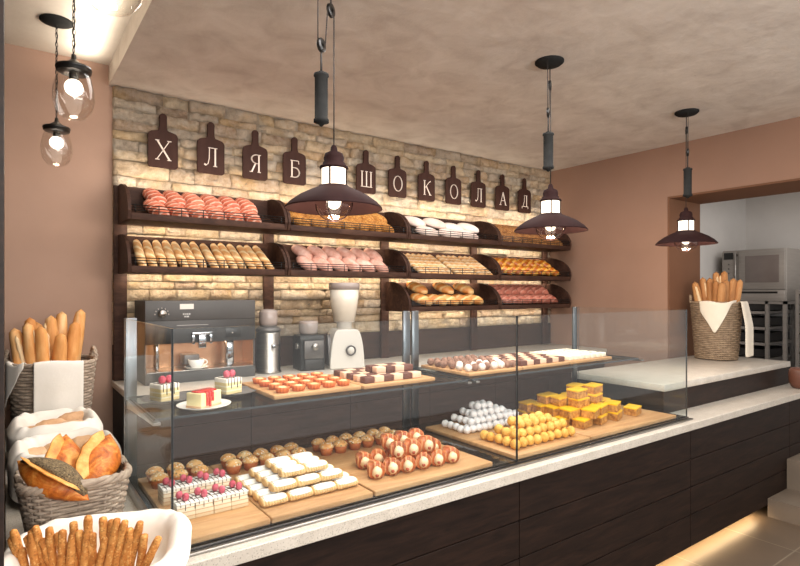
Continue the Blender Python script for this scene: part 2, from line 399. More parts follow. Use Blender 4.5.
# ------------------------------------------------------------------ room
YW, XR, ZC, ZF = 3.5, 4.31, 2.7725, .145
sbox('floor', (-1.2, -2.0, ZF - .1), (4.95, 3.6, ZF), 'floor')
sbox('floor_kitchen', (4.95, -.3, ZF - .1), (8.2, 4.0, .463), 'tile')
sbox('ceiling', (.48, -1.6, ZC), (4.82, 3.6, 2.99), 'plaster')
sbox('ceiling_recess', (-1.0, -1.6, 2.89), (.48, 3.6, 2.99), 'cove')
sbox('wall_back', (-.1, YW, ZF), (XR, YW + .1, 2.89), 'brown')
sbox('wall_left', (-.10, .9, ZF), (-.001, YW, 2.89), 'dark')
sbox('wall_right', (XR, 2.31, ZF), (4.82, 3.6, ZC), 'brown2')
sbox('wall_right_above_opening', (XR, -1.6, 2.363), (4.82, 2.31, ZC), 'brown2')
# painted darker reveal lining the opening
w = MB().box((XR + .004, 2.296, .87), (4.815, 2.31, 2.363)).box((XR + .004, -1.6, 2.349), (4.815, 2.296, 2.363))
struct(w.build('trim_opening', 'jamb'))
sbox('wall_kitchen_back', (4.82, 3.0, .463), (7.45, 3.1, ZC), 'kitchen')
sbox('wall_kitchen_side', (7.45, -.3, .463), (7.55, 3.1, ZC), 'kitchen')
sbox('ceiling_kitchen', (4.82, -.3, ZC), (7.55, 3.1, ZC + .1), 'kitchen')

# split-face stone courses
st = MB()
z = 1.298
while z < ZC - .02:
    hgt = R.choice([.045, .055, .06, .07, .085]) * R.uniform(.9, 1.1)
    if z + hgt > ZC - .03: hgt = ZC - z
    x = .497
    while x < XR - .005:
        ln = R.uniform(.1, .34) * (1.2 if hgt > .08 else 1)
        if x + ln > XR - .1: ln = XR - x
        dep = R.uniform(.016, .045); nu, nv = max(5, int(ln / .018)), max(4, int(hgt / .014))
        sd = R.uniform(0, 99)
        x0, x1, z0, z1 = x + .001, x + ln - .001, z + .0008, z + hgt - .0008
        def fn(u, v):
            k = 0 if min(u, 1 - u, v, 1 - v) < 1e-6 else 1
            if 0 < u < 1: u = (round(u * nu) - 1) / (nu - 2) * .98 + .01
            if 0 < v < 1: v = (round(v * nv) - 1) / (nv - 2) * .92 + .04
            xx, zz = x0 + (x1 - x0) * u, z0 + (z1 - z0) * v
            nn = mnoise.fractal(Vector((xx * 16 + sd, sd, zz * 26)), .7, 2, 5)
            jx = .004 * mnoise.noise(Vector((sd, zz * 40, 3))) if u in (0., 1.) else 0
            return Vector((xx + jx, YW - .004 - k * (dep + .026 * nn) if k > 0 else YW + .002, zz))
        st.grid(fn, nu + 1, nv + 1)
        x += ln
    z += hgt
struct(st.build('wall_back_stone_cladding', 'stone'))
sbox('wall_back_mortar_bed', (.5, YW - .004, 1.298), (XR, YW + .001, ZC), 'mortar')
sbox('trim_backsplash', (.497, YW - .03, 1.1), (XR, YW - .002, 1.298), 'darkx')

# stairs up towards the kitchen, beside the counter
sbox('stairs_lower', (4.01, -.6, ZF), (4.34, 1.487, .262), 'tile')
sbox('stairs_upper', (4.32, -.6, ZF), (4.95, 1.486, .463), 'tile')

# ------------------------------------------------------------------ counters
sc = empty('service_counter', (2.4, 1.9, ZF))
def loc(b, root):   # shift world-space mesh into the root's frame
    o = root.location
    b.v = [(x - o.x, y - o.y, z - o.z) for x, y, z in b.v]; return b
poly = [(.001, .98), (.345, .98), (.345, 1.46), (4.9, 1.46), (4.9, 2.285), (.345, 2.285), (.345, 3.46), (.001, 3.46)]
loc(MB().prism(poly, .86, .9, 'z'), sc).build('worktop', 'quartz', sc, bevel=.003)
b = MB().box((.345, 1.51, .215), (4.88, 2.28, .86)).box((.004, 1.01, ZF), (.32, 3.44, .86))
loc(b, sc).build('carcass', 'plinth', sc)
fp = MB().sm_(False); zs = [.215, .39, .54, .69, .858]; xs = [.345, 1.66, 3.02, 4.38, 4.9]
for i in range(4):
    for k in range(4): fp.box((xs[i] + .002, 1.49, zs[k] + .002), (xs[i + 1] - .002, 1.512, zs[k + 1] - .002))
loc(fp, sc).build('front_panel', 'dark', sc, bevel=.0015)
loc(MB().box((.4, 1.6, ZF), (4.85, 2.2, .215)), sc).build('plinth', 'plinth', sc)
loc(MB().box((.4, 1.565, .2), (3.98, 1.585, .214)), sc).build('light_strip', 'led', sc)
tag(sc, 'long dark plank-fronted service counter with pale speckled stone worktop', 'counter')

rc = empty('raised_counter', (3.95, 1.97, .9))
loc(MB().rbox((3.05, 1.65, 1.03), (4.87, 2.285, 1.07), .003), rc).build('worktop', 'quartz', rc)
b = MB().box((3.06, 1.662, .9), (4.86, 2.28, 1.03))
loc(b, rc).build('cabinet', 'dark', rc)
tag(rc, 'low raised stone-topped serving unit on the counter carrying the tall bread basket', 'counter')

bc = empty('back_counter', (2.4, 3.2, ZF))
loc(MB().rbox((.49, 2.85, 1.065), (4.305, 3.468, 1.1), .003), bc).build('worktop', 'quartz', bc)
loc(MB().box((.495, 2.89, ZF), (4.305, 3.46, 1.065)), bc).build('carcass', 'plinth', bc)
xs = [.495, 1.08, 1.70, 2.32, 2.94, 3.56, 4.3]
for i in range(6):
    f = MB().sm_(False)
    for k in range(6):
        z1 = 1.063 - (.138 + .163 * (k - 1) if k else 0); z0 = max(ZF + .02, 1.063 - (.138 + .163 * k))
        f.box((xs[i] + .0015, 2.872, z0 + .0015), (xs[i + 1] - .0015, 2.892, z1 - .0015))
    loc(f, bc).build('cabinet_front', 'darkx', bc, bevel=.001)
tag(bc, 'dark wood back counter under the bread wall holding the coffee machine', 'counter')

# ------------------------------------------------------------------ glass display case
dc = empty('display_case', (1.7, 1.89, .9))
X0, X1, XM, Y0, Y1, ZT = .36, 3.05, 1.685, 1.526, 2.25, 1.503
loc(MB().rbox((X0 + .0, Y0 - .012, .9), (X1, Y1, .914), .002), dc).build('deck', 'base', dc)
loc(MB().rbox((X0 - .012, Y0 - .03, .9), (X1 + .012, Y0 - .013, .908), .002).rbox((X0 - .014, Y0 - .013, .9), (X0, Y1, .93), .002), dc).build('deck_rim', 'steel', dc)
def pane(a, b, name):
    g = MB().sm_(False); d = [b[i] - a[i] for i in range(3)]; thin = d.index(min(d))
    bm = bmesh.new(); bmesh.ops.create_cube(bm, size=1)
    for v in bm.verts: v.co = Vector([(a[i] + b[i]) / 2 + v.co[i] * d[i] for i in range(3)])
    vs = [v.co.copy() for v in bm.verts]; bm.verts.index_update()
    for f in bm.faces:
        g.mat(0 if abs(f.normal[thin]) > .5 else 1).add([], [])
    g.v = [tuple(v) for v in vs]
    for f in bm.faces:
        g.f.append(tuple(v.index for v in f.verts)); g.sm.append(False); g.mi.append(0 if abs((vs[f.verts[0].index] - vs[f.verts[2].index])[thin]) < 1e-6 else 1)
    bm.free()
    return loc(g, dc).build(name, ['glass', 'edge'], dc)
pane((X0, Y0 - .003, .914), (XM - .003, Y0 + .003, ZT), 'front_pane')
pane((XM + .003, Y0 - .003, .914), (X1, Y0 + .003, ZT), 'front_pane')
pane((X0 - .003, Y0 + .004, .914), (X0 + .003, Y1 - .02, ZT), 'side_pane')
pane((X1 - .003, Y0 + .004, .914), (X1 + .003, Y1 - .02, ZT), 'side_pane')
for x in (X0 + .02, XM - .028, XM + .028, X1 - .02):
    loc(MB().rbox((x - .021, Y1 - .012, .905), (x + .021, Y1, ZT), .001), dc).build('post', 'postm', dc)
for xa, xb in ((X0 + .012, XM - .012), (XM + .012, X1 - .012)):
    sh = pane((xa, 1.80, 1.203), (xb, Y1 - .014, 1.211), 'glass_shelf'); sh.data.materials[0] = m['shelfglass']
for x in (X0 + .014, XM - .024, XM + .024, X1 - .014):
    b = MB().prism([(1.775, 1.195), (1.775, 1.203), (Y1 - .012, 1.203), (Y1 - .012, 1.168), (2.16, 1.178)], x - .011, x + .011, 'x')
    loc(b, dc).build('shelf_bracket', 'steel', dc, bevel=.001)
tag(dc, 'long frameless glass pastry display case on the service counter', 'display case')

# ------------------------------------------------------------------ boards (trays)
def tray(x0, x1, y0, y1, z, label, hgt=.018, group='maple serving boards'):
    o = MB().rbox((-(x1 - x0) / 2, -(y1 - y0) / 2, 0), ((x1 - x0) / 2, (y1 - y0) / 2, hgt), .003).build('serving_board', 'tray', None, ((x0 + x1) / 2, (y0 + y1) / 2, z))
    return tag(o, label, 'board', group)
ZB = .9145
tray(.385, .636, 1.534, 2.14, ZB, 'maple board under the raspberry squares, nearest the baskets')
tray(.640, .996, 1.534, 2.14, ZB, 'maple board under the sugar-dusted sponge finger pyramid')
tray(1.006, 1.556, 1.534, 2.14, ZB, 'wide maple board under the cream horn pile')
tray(1.69, 2.186, 1.534, 2.13, ZB, 'maple board under the white and golden ball piles')
tray(2.196, 2.955, 1.534, 2.13, ZB, 'widest maple board under the yellow cake slices')
ZS = 1.2115
tray(.785, 1.152, 1.86, 2.215, ZS, 'shelf board of orange tartlets on the upper glass shelf', .016)
tray(1.158, 1.525, 1.85, 2.2, ZS, 'shelf board of fudge checkerboard squares by the middle post', .016)
tray(1.725, 2.085, 1.85, 2.21, ZS, 'shelf board of round truffles on the upper glass shelf', .016)
tray(2.09, 2.455, 1.85, 2.21, ZS, 'shelf board of chocolate and cream cubes between truffles and nougat', .016)
tray(2.46, 2.845, 1.85, 2.21, ZS, 'shelf board of pale nougat cubes nearest the raised unit', .016)
ZT1, ZT2 = ZB + .0185, ZS + .0165

# muffins
mu = MB().lathe([(0, 0), (.021, 0), (.0285, .03), (.026, .031), (0, .031)], 28, mod=lambda a, z: 1 + (.035 * cos(14 * a) if z > .001 else .02 * cos(14 * a))).build('muffin', 'muffin')
MB().lathe([(0, .051), (.012, .0495), (.022, .044), (.029, .036), (.0305, .031), (.028, .0285), (.02, .03), (0, .03)], 18, mod=lambda a, z: 1 + .03 * sin(3 * a + 1)).build('crown', 'mtop', mu)
MU = Proto(mu, 'seeded muffins along the back of the boards')
def mufrow(xs, board):
    for j, y in enumerate((2.075, 2.0)):
        for i, x in enumerate(xs):
            xx = x + (.004 if j == 0 else 0) + R.uniform(-.003, .003)
            MU.put(f"seeded muffin, {'rear' if j == 0 else 'front'} row, {nth(i)} from basket end, behind {board}", 'muffin', (xx, y + R.uniform(-.004, .004), ZT1), (0, 0, R.uniform(0, 6)))
mufrow([.428, .495, .562], 'raspberry squares')
mufrow([.684 + .066 * i for i in range(5)], 'sponge finger pyramid')
mufrow([1.07 + .067 * i for i in range(6)], 'cream horn pile')

# raspberry squares
W_, D_, H_ = .0525, .072, .05
ck = MB().rbox((-W_ / 2, -D_ / 2, 0), (W_ / 2, D_ / 2, H_ - .006), .001).build('raspberry_square', 'cake')
MB().rbox((-W_ / 2 - .001, -D_ / 2 - .001, H_ - .0065), (W_ / 2 + .001, D_ / 2 + .001, H_), .002).build('icing', 'icing', ck)
d = MB()
for k in range(4):
    x = -.02 + k * .0135
    d.tube([(x - .006, D_ / 2 + .0015, H_), (x + .003, 0, H_ + .0012), (x + .004, -D_ / 2, H_ + .001), (x + .004, -D_ / 2 - .0015, H_ - .004 - .011 * (k % 2) - .006)], .001, 5)
d.tube([(-W_ / 2, .008, H_ + .001), (W_ / 2, -.002, H_ + .001)], .0008, 5).tube([(-W_ / 2, -.016, H_ + .001), (W_ / 2, -.011, H_ + .001)], .0008, 5)
d.build('chocolate_drizzle', 'choc', ck)
for (x, y) in ((-.007, .014), (.004, -.014)):
    MB().ball((x, y, H_ + .0105), .0105, 12, 8, (1, 1, 1.15), .12).build('raspberry', 'rasp', ck)
CK = Proto(ck, 'raspberry squares')
for j, (xa, y) in enumerate(((.426, 1.85), (.43, 1.70))):
    for i in range(4):
        CK.put(f"white raspberry square with chocolate drizzle, {'rear' if j == 0 else 'front'} row, {nth(i)} from the basket end", 'cake', (xa + .0535 * i, y, ZT1), (0, 0, R.uniform(-.03, .03)))

# sponge finger pyramid
sf = MB().loaf(.087, .053, .037, 18, 14, 6, bump=lambda x, a: 1 + .03 * cos(40 * x)).build('sponge_finger', 'finger')
MB().loaf(.081, .048, .023, 16, 12, 5, flat=.2, M=Matrix.Translation((0, 0, .0075))).build('sugar_dusting', 'sugar', sf)
SF = Proto(sf, 'sponge fingers in the pyramid')
lay = ['bottom', 'middle', 'top']
for L, (nx, ny, xo, yo) in enumerate(((4, 5, .687, 1.632), (3, 4, .73, 1.66), (2, 3, .775, 1.69))):
    for j in range(ny):
        for i in range(nx):
            keep = (j == 0 or i == 0 or (L == 0 and i == nx - 1 and j < 2) or L == 2 or (L == 1 and i == nx - 1 and j < 3))
            if not keep: continue
            SF.put(f"sugar-dusted sponge finger, {lay[L]} layer, {nth(j)} row from glass, {nth(i)} from basket end", 'sponge finger',
                   (xo + .086 * i + R.uniform(-.002, .002), yo + .058 * j, ZT1 + .0105 + .029 * L), (0, 0, R.uniform(-.04, .04)))

# cream horns
hb = MB().lathe([(0, -.05), (.012, -.048), (.02, -.03), (.027, -.005), (.032, .022), (.033, .034), (.026, .038), (0, .036)], 16,
                M=Matrix.Rotation(PI / 2, 4, 'X'), mod=lambda a, z: 1 + .09 * sin(z * 480 + a)).build('cream_horn', 'horn')
MB().ball((-.002, -.038, -.005), .0195, 14, 9, (1, .9, 1.05), .2).build('cream_filling', 'cream', hb)
MB().ball((-.006, -.0535, -.012), .0068, 8, 6).build('cherry', 'cherry', hb)
HN = Proto(hb, 'cream horns in the pile')
zz = ZT1 + .0325
hs = [(1.088 + .068 * i, 1.665 - .004 * i, zz, 'bottom layer, front row', i) for i in range(6)]
hs += [(1.112 + .068 * i, 1.785, zz, 'bottom layer, rear row', i) for i in range(6)]
hs += [(1.19 + .067 * i, 1.67, zz + .052, 'upper layer, front row', i) for i in range(3)]
hs += [(1.225 + .068 * i, 1.785, zz + .052, 'upper layer, rear row', i) for i in range(3)]
for x, y, z, w, i in hs:
    HN.put(f"pastry horn with cream and cherry, {w}, {nth(i)} from the basket end", 'pastry', (x, y, z), (R.uniform(-.06, .06), 0, -.35 + R.uniform(-.12, .12)))

# coconut ball pile and choux pile
cb = MB().ball((0, 0, 0), .0185, 14, 9, bump=.14).build('coconut_ball', 'coconut')
CB = Proto(cb, 'white coconut balls in the pile')
def pile(P, noun, cat, x0, y0, z0, layers, sp, r, end, cover=True):
    k = len(layers)
    for L, (nx, ny, ox, oy) in enumerate(layers):
        nxt = layers[L + 1] if L + 1 < k else None
        for j in range(ny):
            for i in range(nx):
                if nxt and j > 0 and i > 0 and j >= 2 and i < nx - 2: continue
                if nxt and j == ny - 1 and 1 < i < nx - 1: continue
                ln = 'top' if L == k - 1 else f'{nth(L)}'
                P.put(f"{noun}, {ln} layer, {nth(j)} row from glass, {nth(i)} from {end}", cat,
                      (x0 + (i + ox) * sp + R.uniform(-.003, .003), y0 + (j + oy) * sp + R.uniform(-.003, .003), z0 + r * .96 + L * sp * .74 + R.uniform(-.002, .002)),
                      (R.uniform(0, 6), R.uniform(0, 6), R.uniform(0, 6)))
pile(CB, 'white coconut ball', 'confection', 1.76, 1.905, ZT1, [(11, 5, 0, 0), (9, 4, 1.2, .55), (6, 3, 2.2, 1.1), (3, 2, 3.4, 1.6)], .0385, .0185, 'horn side')
pf = MB().ball((0, 0, 0), .0225, 16, 10, (1, 1, .92), bump=.12).build('choux_puff', 'puff')
PF = Proto(pf, 'golden choux puffs in the pile')
pile(PF, 'golden choux puff', 'pastry', 1.757, 1.6, ZT1, [(9, 5, 0, 0), (8, 3, .45, .5), (5, 2, 1.6, .9)], .0462, .0225, 'horn side')

# yellow glazed slices
ys = empty('yellow_cake_slice')
pl = [(-.066, -.036), (.044, -.036), (.066, .036), (-.044, .036)]
MB().prism(pl, 0, .034, 'z').build('nut_layer', 'ycake', ys, bevel=.002)
MB().prism([(x * 1.02, y * 1.03) for x, y in pl], .034, .042, 'z').build('glaze', 'ytop', ys, bevel=.002)
YS = Proto(ys, 'yellow glazed cake slices')
hz = .0425
sl = [(2.26, 1.98, 0, .1), (2.275, 1.905, 0, .05), (2.28, 1.83, 0, 0), (2.29, 1.755, 0, .05), (2.33, 1.68, 0, .25), (2.465, 1.685, 0, .3), (2.61, 1.69, 0, .35), (2.79, 1.69, 0, .3), (2.40, 1.80, 0, .1), (2.41, 1.90, 0, .1), (2.53, 1.82, 0, .15), (2.66, 1.8, 0, .2),
      (2.265, 1.965, 1, .1), (2.285, 1.89, 1, .05), (2.295, 1.815, 1, 0), (2.31, 1.735, 1, .1), (2.39, 1.675, 1, .4), (2.50, 1.705, 1, .3), (2.615, 1.70, 1, .4), (2.41, 1.85, 1, .1), (2.54, 1.83, 1, .2), (2.645, 1.79, 1, .2),
      (2.335, 1.90, 2, .1), (2.345, 1.82, 2, .05), (2.39, 1.745, 2, .1), (2.55, 1.77, 2, .3), (2.47, 1.85, 2, .15),
      (2.39, 1.755, 3, .15), (2.50, 1.845, 3, .3), (2.575, 1.79, 3, .2)]
cnt = {}
for x, y, L, rz in sl:
    cnt[L] = cnt.get(L, 0) + 1
    YS.put(f"yellow glazed nut slice, {['bottom', 'second', 'third', 'top'][L]} layer, {nth(cnt[L] - 1)} counted round from the choux puffs", 'cake slice', (x, y, ZT1 + hz * L), (0, 0, rz))

# tartlets
ta = MB().lathe([(0, 0), (.021, 0), (.026, .02), (.024, .021), (.022, .017), (0, .017)], 48, mod=lambda a, z: 1 + .08 * cos(12 * a)).build('tartlet', 'tart')
MB().lathe([(0, .0235), (.012, .0225), (.0215, .0165), (0, .015)], 16).build('filling', 'tartf', ta)
TA = Proto(ta, 'orange tartlets on the upper shelf')
for j in range(4):
    for i in range(5):
        TA.put(f"fluted orange tartlet, {nth(j)} row from glass, {nth(i)} from the coffee machine end", 'tartlet', (.835 + .065 * i + .006 * (j % 2), 1.905 + .08 * j, ZT2), (0, 0, R.uniform(0, 1)))
# fudge checkerboard
fd = MB().rbox((-.0235, -.0195, 0), (.0235, .0195, .026), .003).build('fudge_square', 'darkfudge')
fp_ = MB().rbox((-.0235, -.0195, 0), (.0235, .0195, .026), .003).build('fudge_square', 'pinkfudge')
FD, FP = Proto(fd, 'fudge checkerboard squares'), Proto(fp_, 'fudge checkerboard squares')
def checker(x0, y0, nx, ny, sx, sy, board):
    for j in range(ny):
        for i in range(nx):
            dk = (i + j) % 2 == 0
            (FD if dk else FP).put(f"{'dark chocolate' if dk else 'pale cream'} square on the {board} board, {nth(j)} row from glass, {nth(i)} along", 'confection', (x0 + sx * i, y0 + sy * j, ZT2), (0, 0, R.uniform(-.05, .05)), group=board + ' squares')
checker(1.205, 1.90, 6, 5, .0485, .056, 'fudge checkerboard')
for j in range(2):
    for i in range(4):
        dk = (i + j) % 2 == 1
        (FD if dk else FP).put(f"{'dark chocolate' if dk else 'pale cream'} square stacked on the fudge checkerboard, {nth(j)} row, {nth(i)} along", 'confection', (1.30 + .0485 * i, 1.956 + .056 * j, ZT2 + .0265), (0, 0, R.uniform(-.05, .05)), group='fudge checkerboard squares')
checker(2.12, 1.89, 7, 5, .0495, .06, 'chocolate and cream')
# truffles
tf = MB().ball((0, 0, .018), .0185, 14, 9, bump=.12).build('truffle', 'truffle')
tw = MB().ball((0, 0, .018), .0185, 14, 9, bump=.12).build('truffle', 'wtruffle')
TF, TW = Proto(tf, 'truffles on the upper shelf'), Proto(tw, 'truffles on the upper shelf')
for j in range(6):
    for i in range(8):
        wh = (j == 1 and i % 2 == 0) or (j == 0 and i % 2 == 1) or (j == 2 and i % 3 == 1)
        if j == 0: wh = i in (0, 2, 4, 5)
        (TW if wh else TF).put(f"{'white' if wh else 'cocoa-dusted'} truffle, {nth(j)} row from glass, {nth(i)} from the middle post", 'truffle', (1.752 + .0425 * i, 1.885 + .056 * j, ZT2), (R.uniform(0, .3), R.uniform(0, .3), R.uniform(0, 6)))
# nougat
ng = MB().rbox((-.019, -.02, 0), (.019, .02, .024), .003).build('nougat_cube', 'nougat')
NG = Proto(ng, 'nougat cubes on the upper shelf')
for j in range(5):
    for i in range(7):
        NG.put(f"pale nougat cube, {nth(j)} row from glass, {nth(i)} from the chocolate cubes", 'confection', (2.495 + .0505 * i, 1.89 + .06 * j, ZT2), (0, 0, R.uniform(-.1, .1)))

# plated cakes on the upper shelf
def plate(x, y, r, mat, label, oval=1):
    b = MB().lathe([(0, .004), (r * .62, .004), (r * .95, .011), (r, .0125), (r * .98, .0095), (r * .65, 0), (0, 0)], 32)
    b.v = [(p[0] * oval, p[1], p[2]) for p in b.v]
    return tag(b.build('plate', mat, None, (x, y, ZS + .0005)), label, 'plate')
plate(.545, 1.885, .088, 'porcelain', 'white plate with the strawberry sauce cheesecake')
plate(.478, 2.08, .095, 'slate', 'grey slate plate nearest the glass end, behind the white plate')
plate(.705, 2.08, .095, 'slate', 'grey slate plate beside the tartlet board')
cc = empty('cheesecake_slice', (.545, 1.885, ZS + .0048), .55)
MB().rbox((-.048, -.032, 0), (.048, .032, .05), .003).build('filling', 'cheese', cc)
MB().rbox((-.049, -.033, 0), (.049, .033, .008), .002).build('crust', 'paleroll', cc)
sa = MB()
sa.loaf(.09, .058, .012, 14, 12, 3, flat=.3, M=Matrix.Translation((0, 0, .051)), bump=lambda x, a: 1 + .12 * sin(5 * a + 3 * x))
for x, l in ((-.022, .042), (-.009, .046), (.004, .03)): sa.tube([(x, -.024, .052), (x, -.0335, .047), (x, -.0345, .03), (x, -.034, .05 - l)], [.005, .0055, .004, .005], 8)
sa.build('strawberry_sauce', 'sauce', cc)
tag(cc, 'cheesecake slice dripping with red strawberry sauce on the white plate', 'cake')
def layer_cake(x, y, rz, label):
    o = empty('layer_cake', (x, y, ZS + .0048), rz)
    MB().rbox((-.036, -.036, 0), (.036, .036, .06), .003).build('sponge', 'sponge', o)
    d = MB()
    for k in range(5): d.tube([(-.03 + .014 * k, .02, .0605), (-.028 + .014 * k, -.036, .0605), (-.028 + .014 * k, -.037, .035 - .012 * (k % 2))], .0016, 5)
    d.build('chocolate_drizzle', 'choc', o)
    for q in (-.012, .014): MB().ball((q, -.005, .073), .013, 12, 8, (1, 1, 1.1), .12).build('raspberry', 'rasp', o)
    tag(o, label, 'cake')
layer_cake(.462, 2.075, .35, 'cream layer cake with two raspberries, nearest the glass end')
layer_cake(.69, 2.075, .35, 'cream layer cake with two raspberries beside the tartlet board')

# ------------------------------------------------------------------ wall bread rack
XB = [.515, 1.412, 2.338, 3.262, 4.187]
for i, x in enumerate([.53, 1.412, 2.338, 3.262, 4.19]):
    o = MB().rbox((-.034, -.012, 0), (.034, .012, 1.1), .002).build('shelf_upright', 'walnut', None, (x, 3.443, 1.1005))
    tag(o, ['dark wood rack upright nearest the brown wall by the baskets', 'dark wood rack upright between coffee machine and juicer', 'dark wood rack upright just past the white grinder', 'dark wood rack upright behind the middle of the glass case', 'dark wood rack upright nearest the plain right wall'][i], 'rack upright', 'rack uprights')
YB, YF = 3.43, 3.13
ZR = [1.98, 1.702, 1.457]
ROWN = ['top', 'middle', 'lowest']
prof = [(0, 0), (.285, 0), (.3, .048)] + [(.3 - .27 * (1 - cos(t * PI / 2 / 8)) , .048 + .172 * sin(t * PI / 2 / 8)) for t in range(1, 9)] + [(0, .22)]
def shelfbin(row, i, label):
    w = XB[i + 1] - XB[i] - .004
    o = empty('bread_shelf', ((XB[i] + XB[i + 1]) / 2, YB, ZR[row]))
    for s_ in (-1, 1):
        x = s_ * (w / 2 - .009)
        MB().prism([(-p[0], p[1]) for p in prof], x - .009, x + .009, 'x').build('side_panel', 'walnut', o, bevel=.002)
    h = w / 2 - .018
    b = MB().box((-h, -.02, .0), (h, -.002, .215))
    b.prism([(-.02, .09), (-.02, .113), (-.24, .012), (-.2, .012)], -h, h, 'x').box((-h, -.285, 0), (h, -.02, .012))
    b.build('trough', 'walnut', o)
    MB().rbox((-h, -.293, .0), (h, -.282, .036), .002).build('front_lip', 'walnut', o)
    r = MB()
    for z in (.05, .064, .078): r.tube([(-h, -.29, z), (h, -.29, z)], .0028, 6)
    for k in range(8): r.tube([(-h + .02 + k * (2 * h - .04) / 7, -.287, .03), (-h + .02 + k * (2 * h - .04) / 7, -.287, .082)], .0028, 6)
    r.build('wire_rail', 'black', o)
    tag(o, label, 'shelf', 'bread rack shelves')
BN = [['swirled pink loaves', 'seeded golden loaves', 'floured oval loaves', 'brown seeded loaves'], ['slim baguettes', 'dusted pink rolls', 'scored batons', 'glazed braided buns'], [None, None, 'golden bloomers', 'reddish twisted rolls']]
for r_ in range(3):
    for i in range(4):
        if BN[r_][i]: shelfbin(r_, i, f"dark wood rack shelf in the {ROWN[r_]} row holding {BN[r_][i]}")
T0 = Vector((0, YB - .03, .115)); DV = Vector((0, -.265, -.130)).normalized(); NV = Vector((0, -.172, .265)).normalized(); NV = Vector((0, DV.z, -DV.y)).normalized()
if NV.z < 0: NV = -NV
EV = Vector((1, 0, 0))
def onslope(row, x, s_, up, yaw, roll=0, pitch=0):
    c = T0 + Vector((x, 0, ZR[row])) + DV * s_ + NV * up
    xx = (DV * cos(yaw) + EV * sin(yaw)); yy = NV.cross(xx)
    M = Matrix((xx, yy, NV)).transposed().to_4x4()
    return Matrix.Translation(c) @ M @ Matrix.Rotation(pitch, 4, 'Y') @ Matrix.Rotation(roll, 4, 'X')
def bread(name, mat, **k):
    return MB().loaf(**k).build(name, mat)
def ridge(f, k, ph=1.): return lambda x, a: 1 + k * sin(f * x + ph * sin(a) * 2)
# pink loaves
PK = Proto(bread('swirled_loaf', 'pink', L=.178, W=.097, H=.095, bump=ridge(22, .03)), 'swirled pink loaves')
for j in (1, 0):
    for i in range(6):
        PK.put(f"swirled pink loaf, {'upper' if j == 0 else 'lower'} layer of the top shelf, {nth(i)} from the brown wall", 'bread', mw=onslope(0, .69 + .106 * i - .012 * j, .045 if j == 0 else .165,   .058 if j == 0 else .032, .48 + R.uniform(-.06, .06), pitch=.18))
# seeded golden
SG = Proto(bread('seeded_loaf', 'seedy', L=.2, W=.1, H=.085), 'seeded golden loaves')
for j in (1, 0):
    for i in range(7):
        SG.put(f"seeded golden loaf, {'upper' if j == 0 else 'lower'} layer behind the big lamp, {nth(i)} from the pink loaves", 'bread', mw=onslope(0, 1.53 + .108 * i, .05 if j == 0 else .165, .064 if j == 0 else .036, .45 + R.uniform(-.05, .05)))
# floured ovals
FL = Proto(bread('floured_loaf', 'flour', L=.2, W=.12, H=.085, pw=2), 'floured oval loaves')
for q, (x, s_, up, yaw) in enumerate(((2.51, .07, .07, 1.0), (2.70, .08, .075, 1.15), (2.87, .11, .06, 1.2), (3.05, .09, .065, 1.05), (2.58, .175, .034, 1.2), (2.79, .18, .034, 1.3), (2.98, .18, .034, 1.2))):
    FL.put(f"pale floured oval loaf, {'upper' if q < 4 else 'lower'} layer, {nth(q if q < 4 else q - 4)} from the seeded loaves", 'bread', mw=onslope(0, x, s_, up, yaw))
BL = Proto(bread('brown_loaf', 'brownloaf', L=.21, W=.1, H=.085), 'brown seeded loaves')
for j in (1, 0):
    for i in range(7):
        BL.put(f"brown seeded loaf, {'upper' if j == 0 else 'lower'} layer, {nth(i)} from the floured loaves", 'bread', mw=onslope(0, 3.39 + .108 * i, .05 if j == 0 else .165, .064 if j == 0 else .036, .45 + R.uniform(-.05, .05)))
# slim baguettes
BG = Proto(bread('slim_baguette', 'baguette', L=.27, W=.05, H=.05, nu=20, pw=3.2, bump=ridge(20, .02)), 'slim baguettes')
xs = [.60, .652, .705, .757, .81, .862, .915, .975, 1.035, 1.088, 1.14, 1.20, 1.25, 1.31]
for i, x in enumerate(xs):
    BG.put(f"slim scored baguette on the middle shelf, {nth(i)} from the brown wall", 'bread', mw=onslope(1, x, .112 + (.012 if i in (0, 7, 11) else 0) + R.uniform(-.008, .008), .045, .0 + .012 * i + R.uniform(-.03, .03), pitch=.22))
# dusted rolls
DR = Proto(bread('dusted_roll', 'pinkw', L=.172, W=.098, H=.085, bump=ridge(9, .02)), 'dusted pink rolls')
for j in (1, 0):
    for i in range(6):
        DR.put(f"dusted pink roll, {'upper' if j == 0 else 'lower'} layer, {nth(i)} from the baguettes", 'bread', mw=onslope(1, 1.60 + .112 * i - .015 * j, .045 if j == 0 else .165, .066 if j == 0 else .038, .5 + R.uniform(-.1, .1), pitch=.2))
# batons
BT = Proto(bread('scored_baton', 'baton', L=.285, W=.052, H=.05, nu=20, pw=3.4), 'scored batons')
for i in range(13):
    x = 2.475 + .0535 * i + (.035 if i > 5 else 0) + (.02 if i > 9 else 0)
    BT.put(f"scored pale baton, {nth(i)} from the dusted rolls", 'bread', mw=onslope(1, x, .12, .045, .3 + R.uniform(-.03, .03), pitch=.22))
# braided buns
OB = Proto(bread('braided_bun', 'orange', L=.19, W=.085, H=.08, tip=2, bump=lambda x, a: 1 + .14 * sin(9 * x + a)), 'glazed braided buns')
for j in (1, 0):
    for i in range(7):
        OB.put(f"glazed orange braided bun, {'upper' if j == 0 else 'lower'} layer, {nth(i)} from the batons", 'bread', mw=onslope(1, 3.42 + .098 * i + .015 * j, .05 if j == 0 else .16, .066 if j == 0 else .04, .75 + R.uniform(-.2, .2), R.uniform(-.4, .4)))
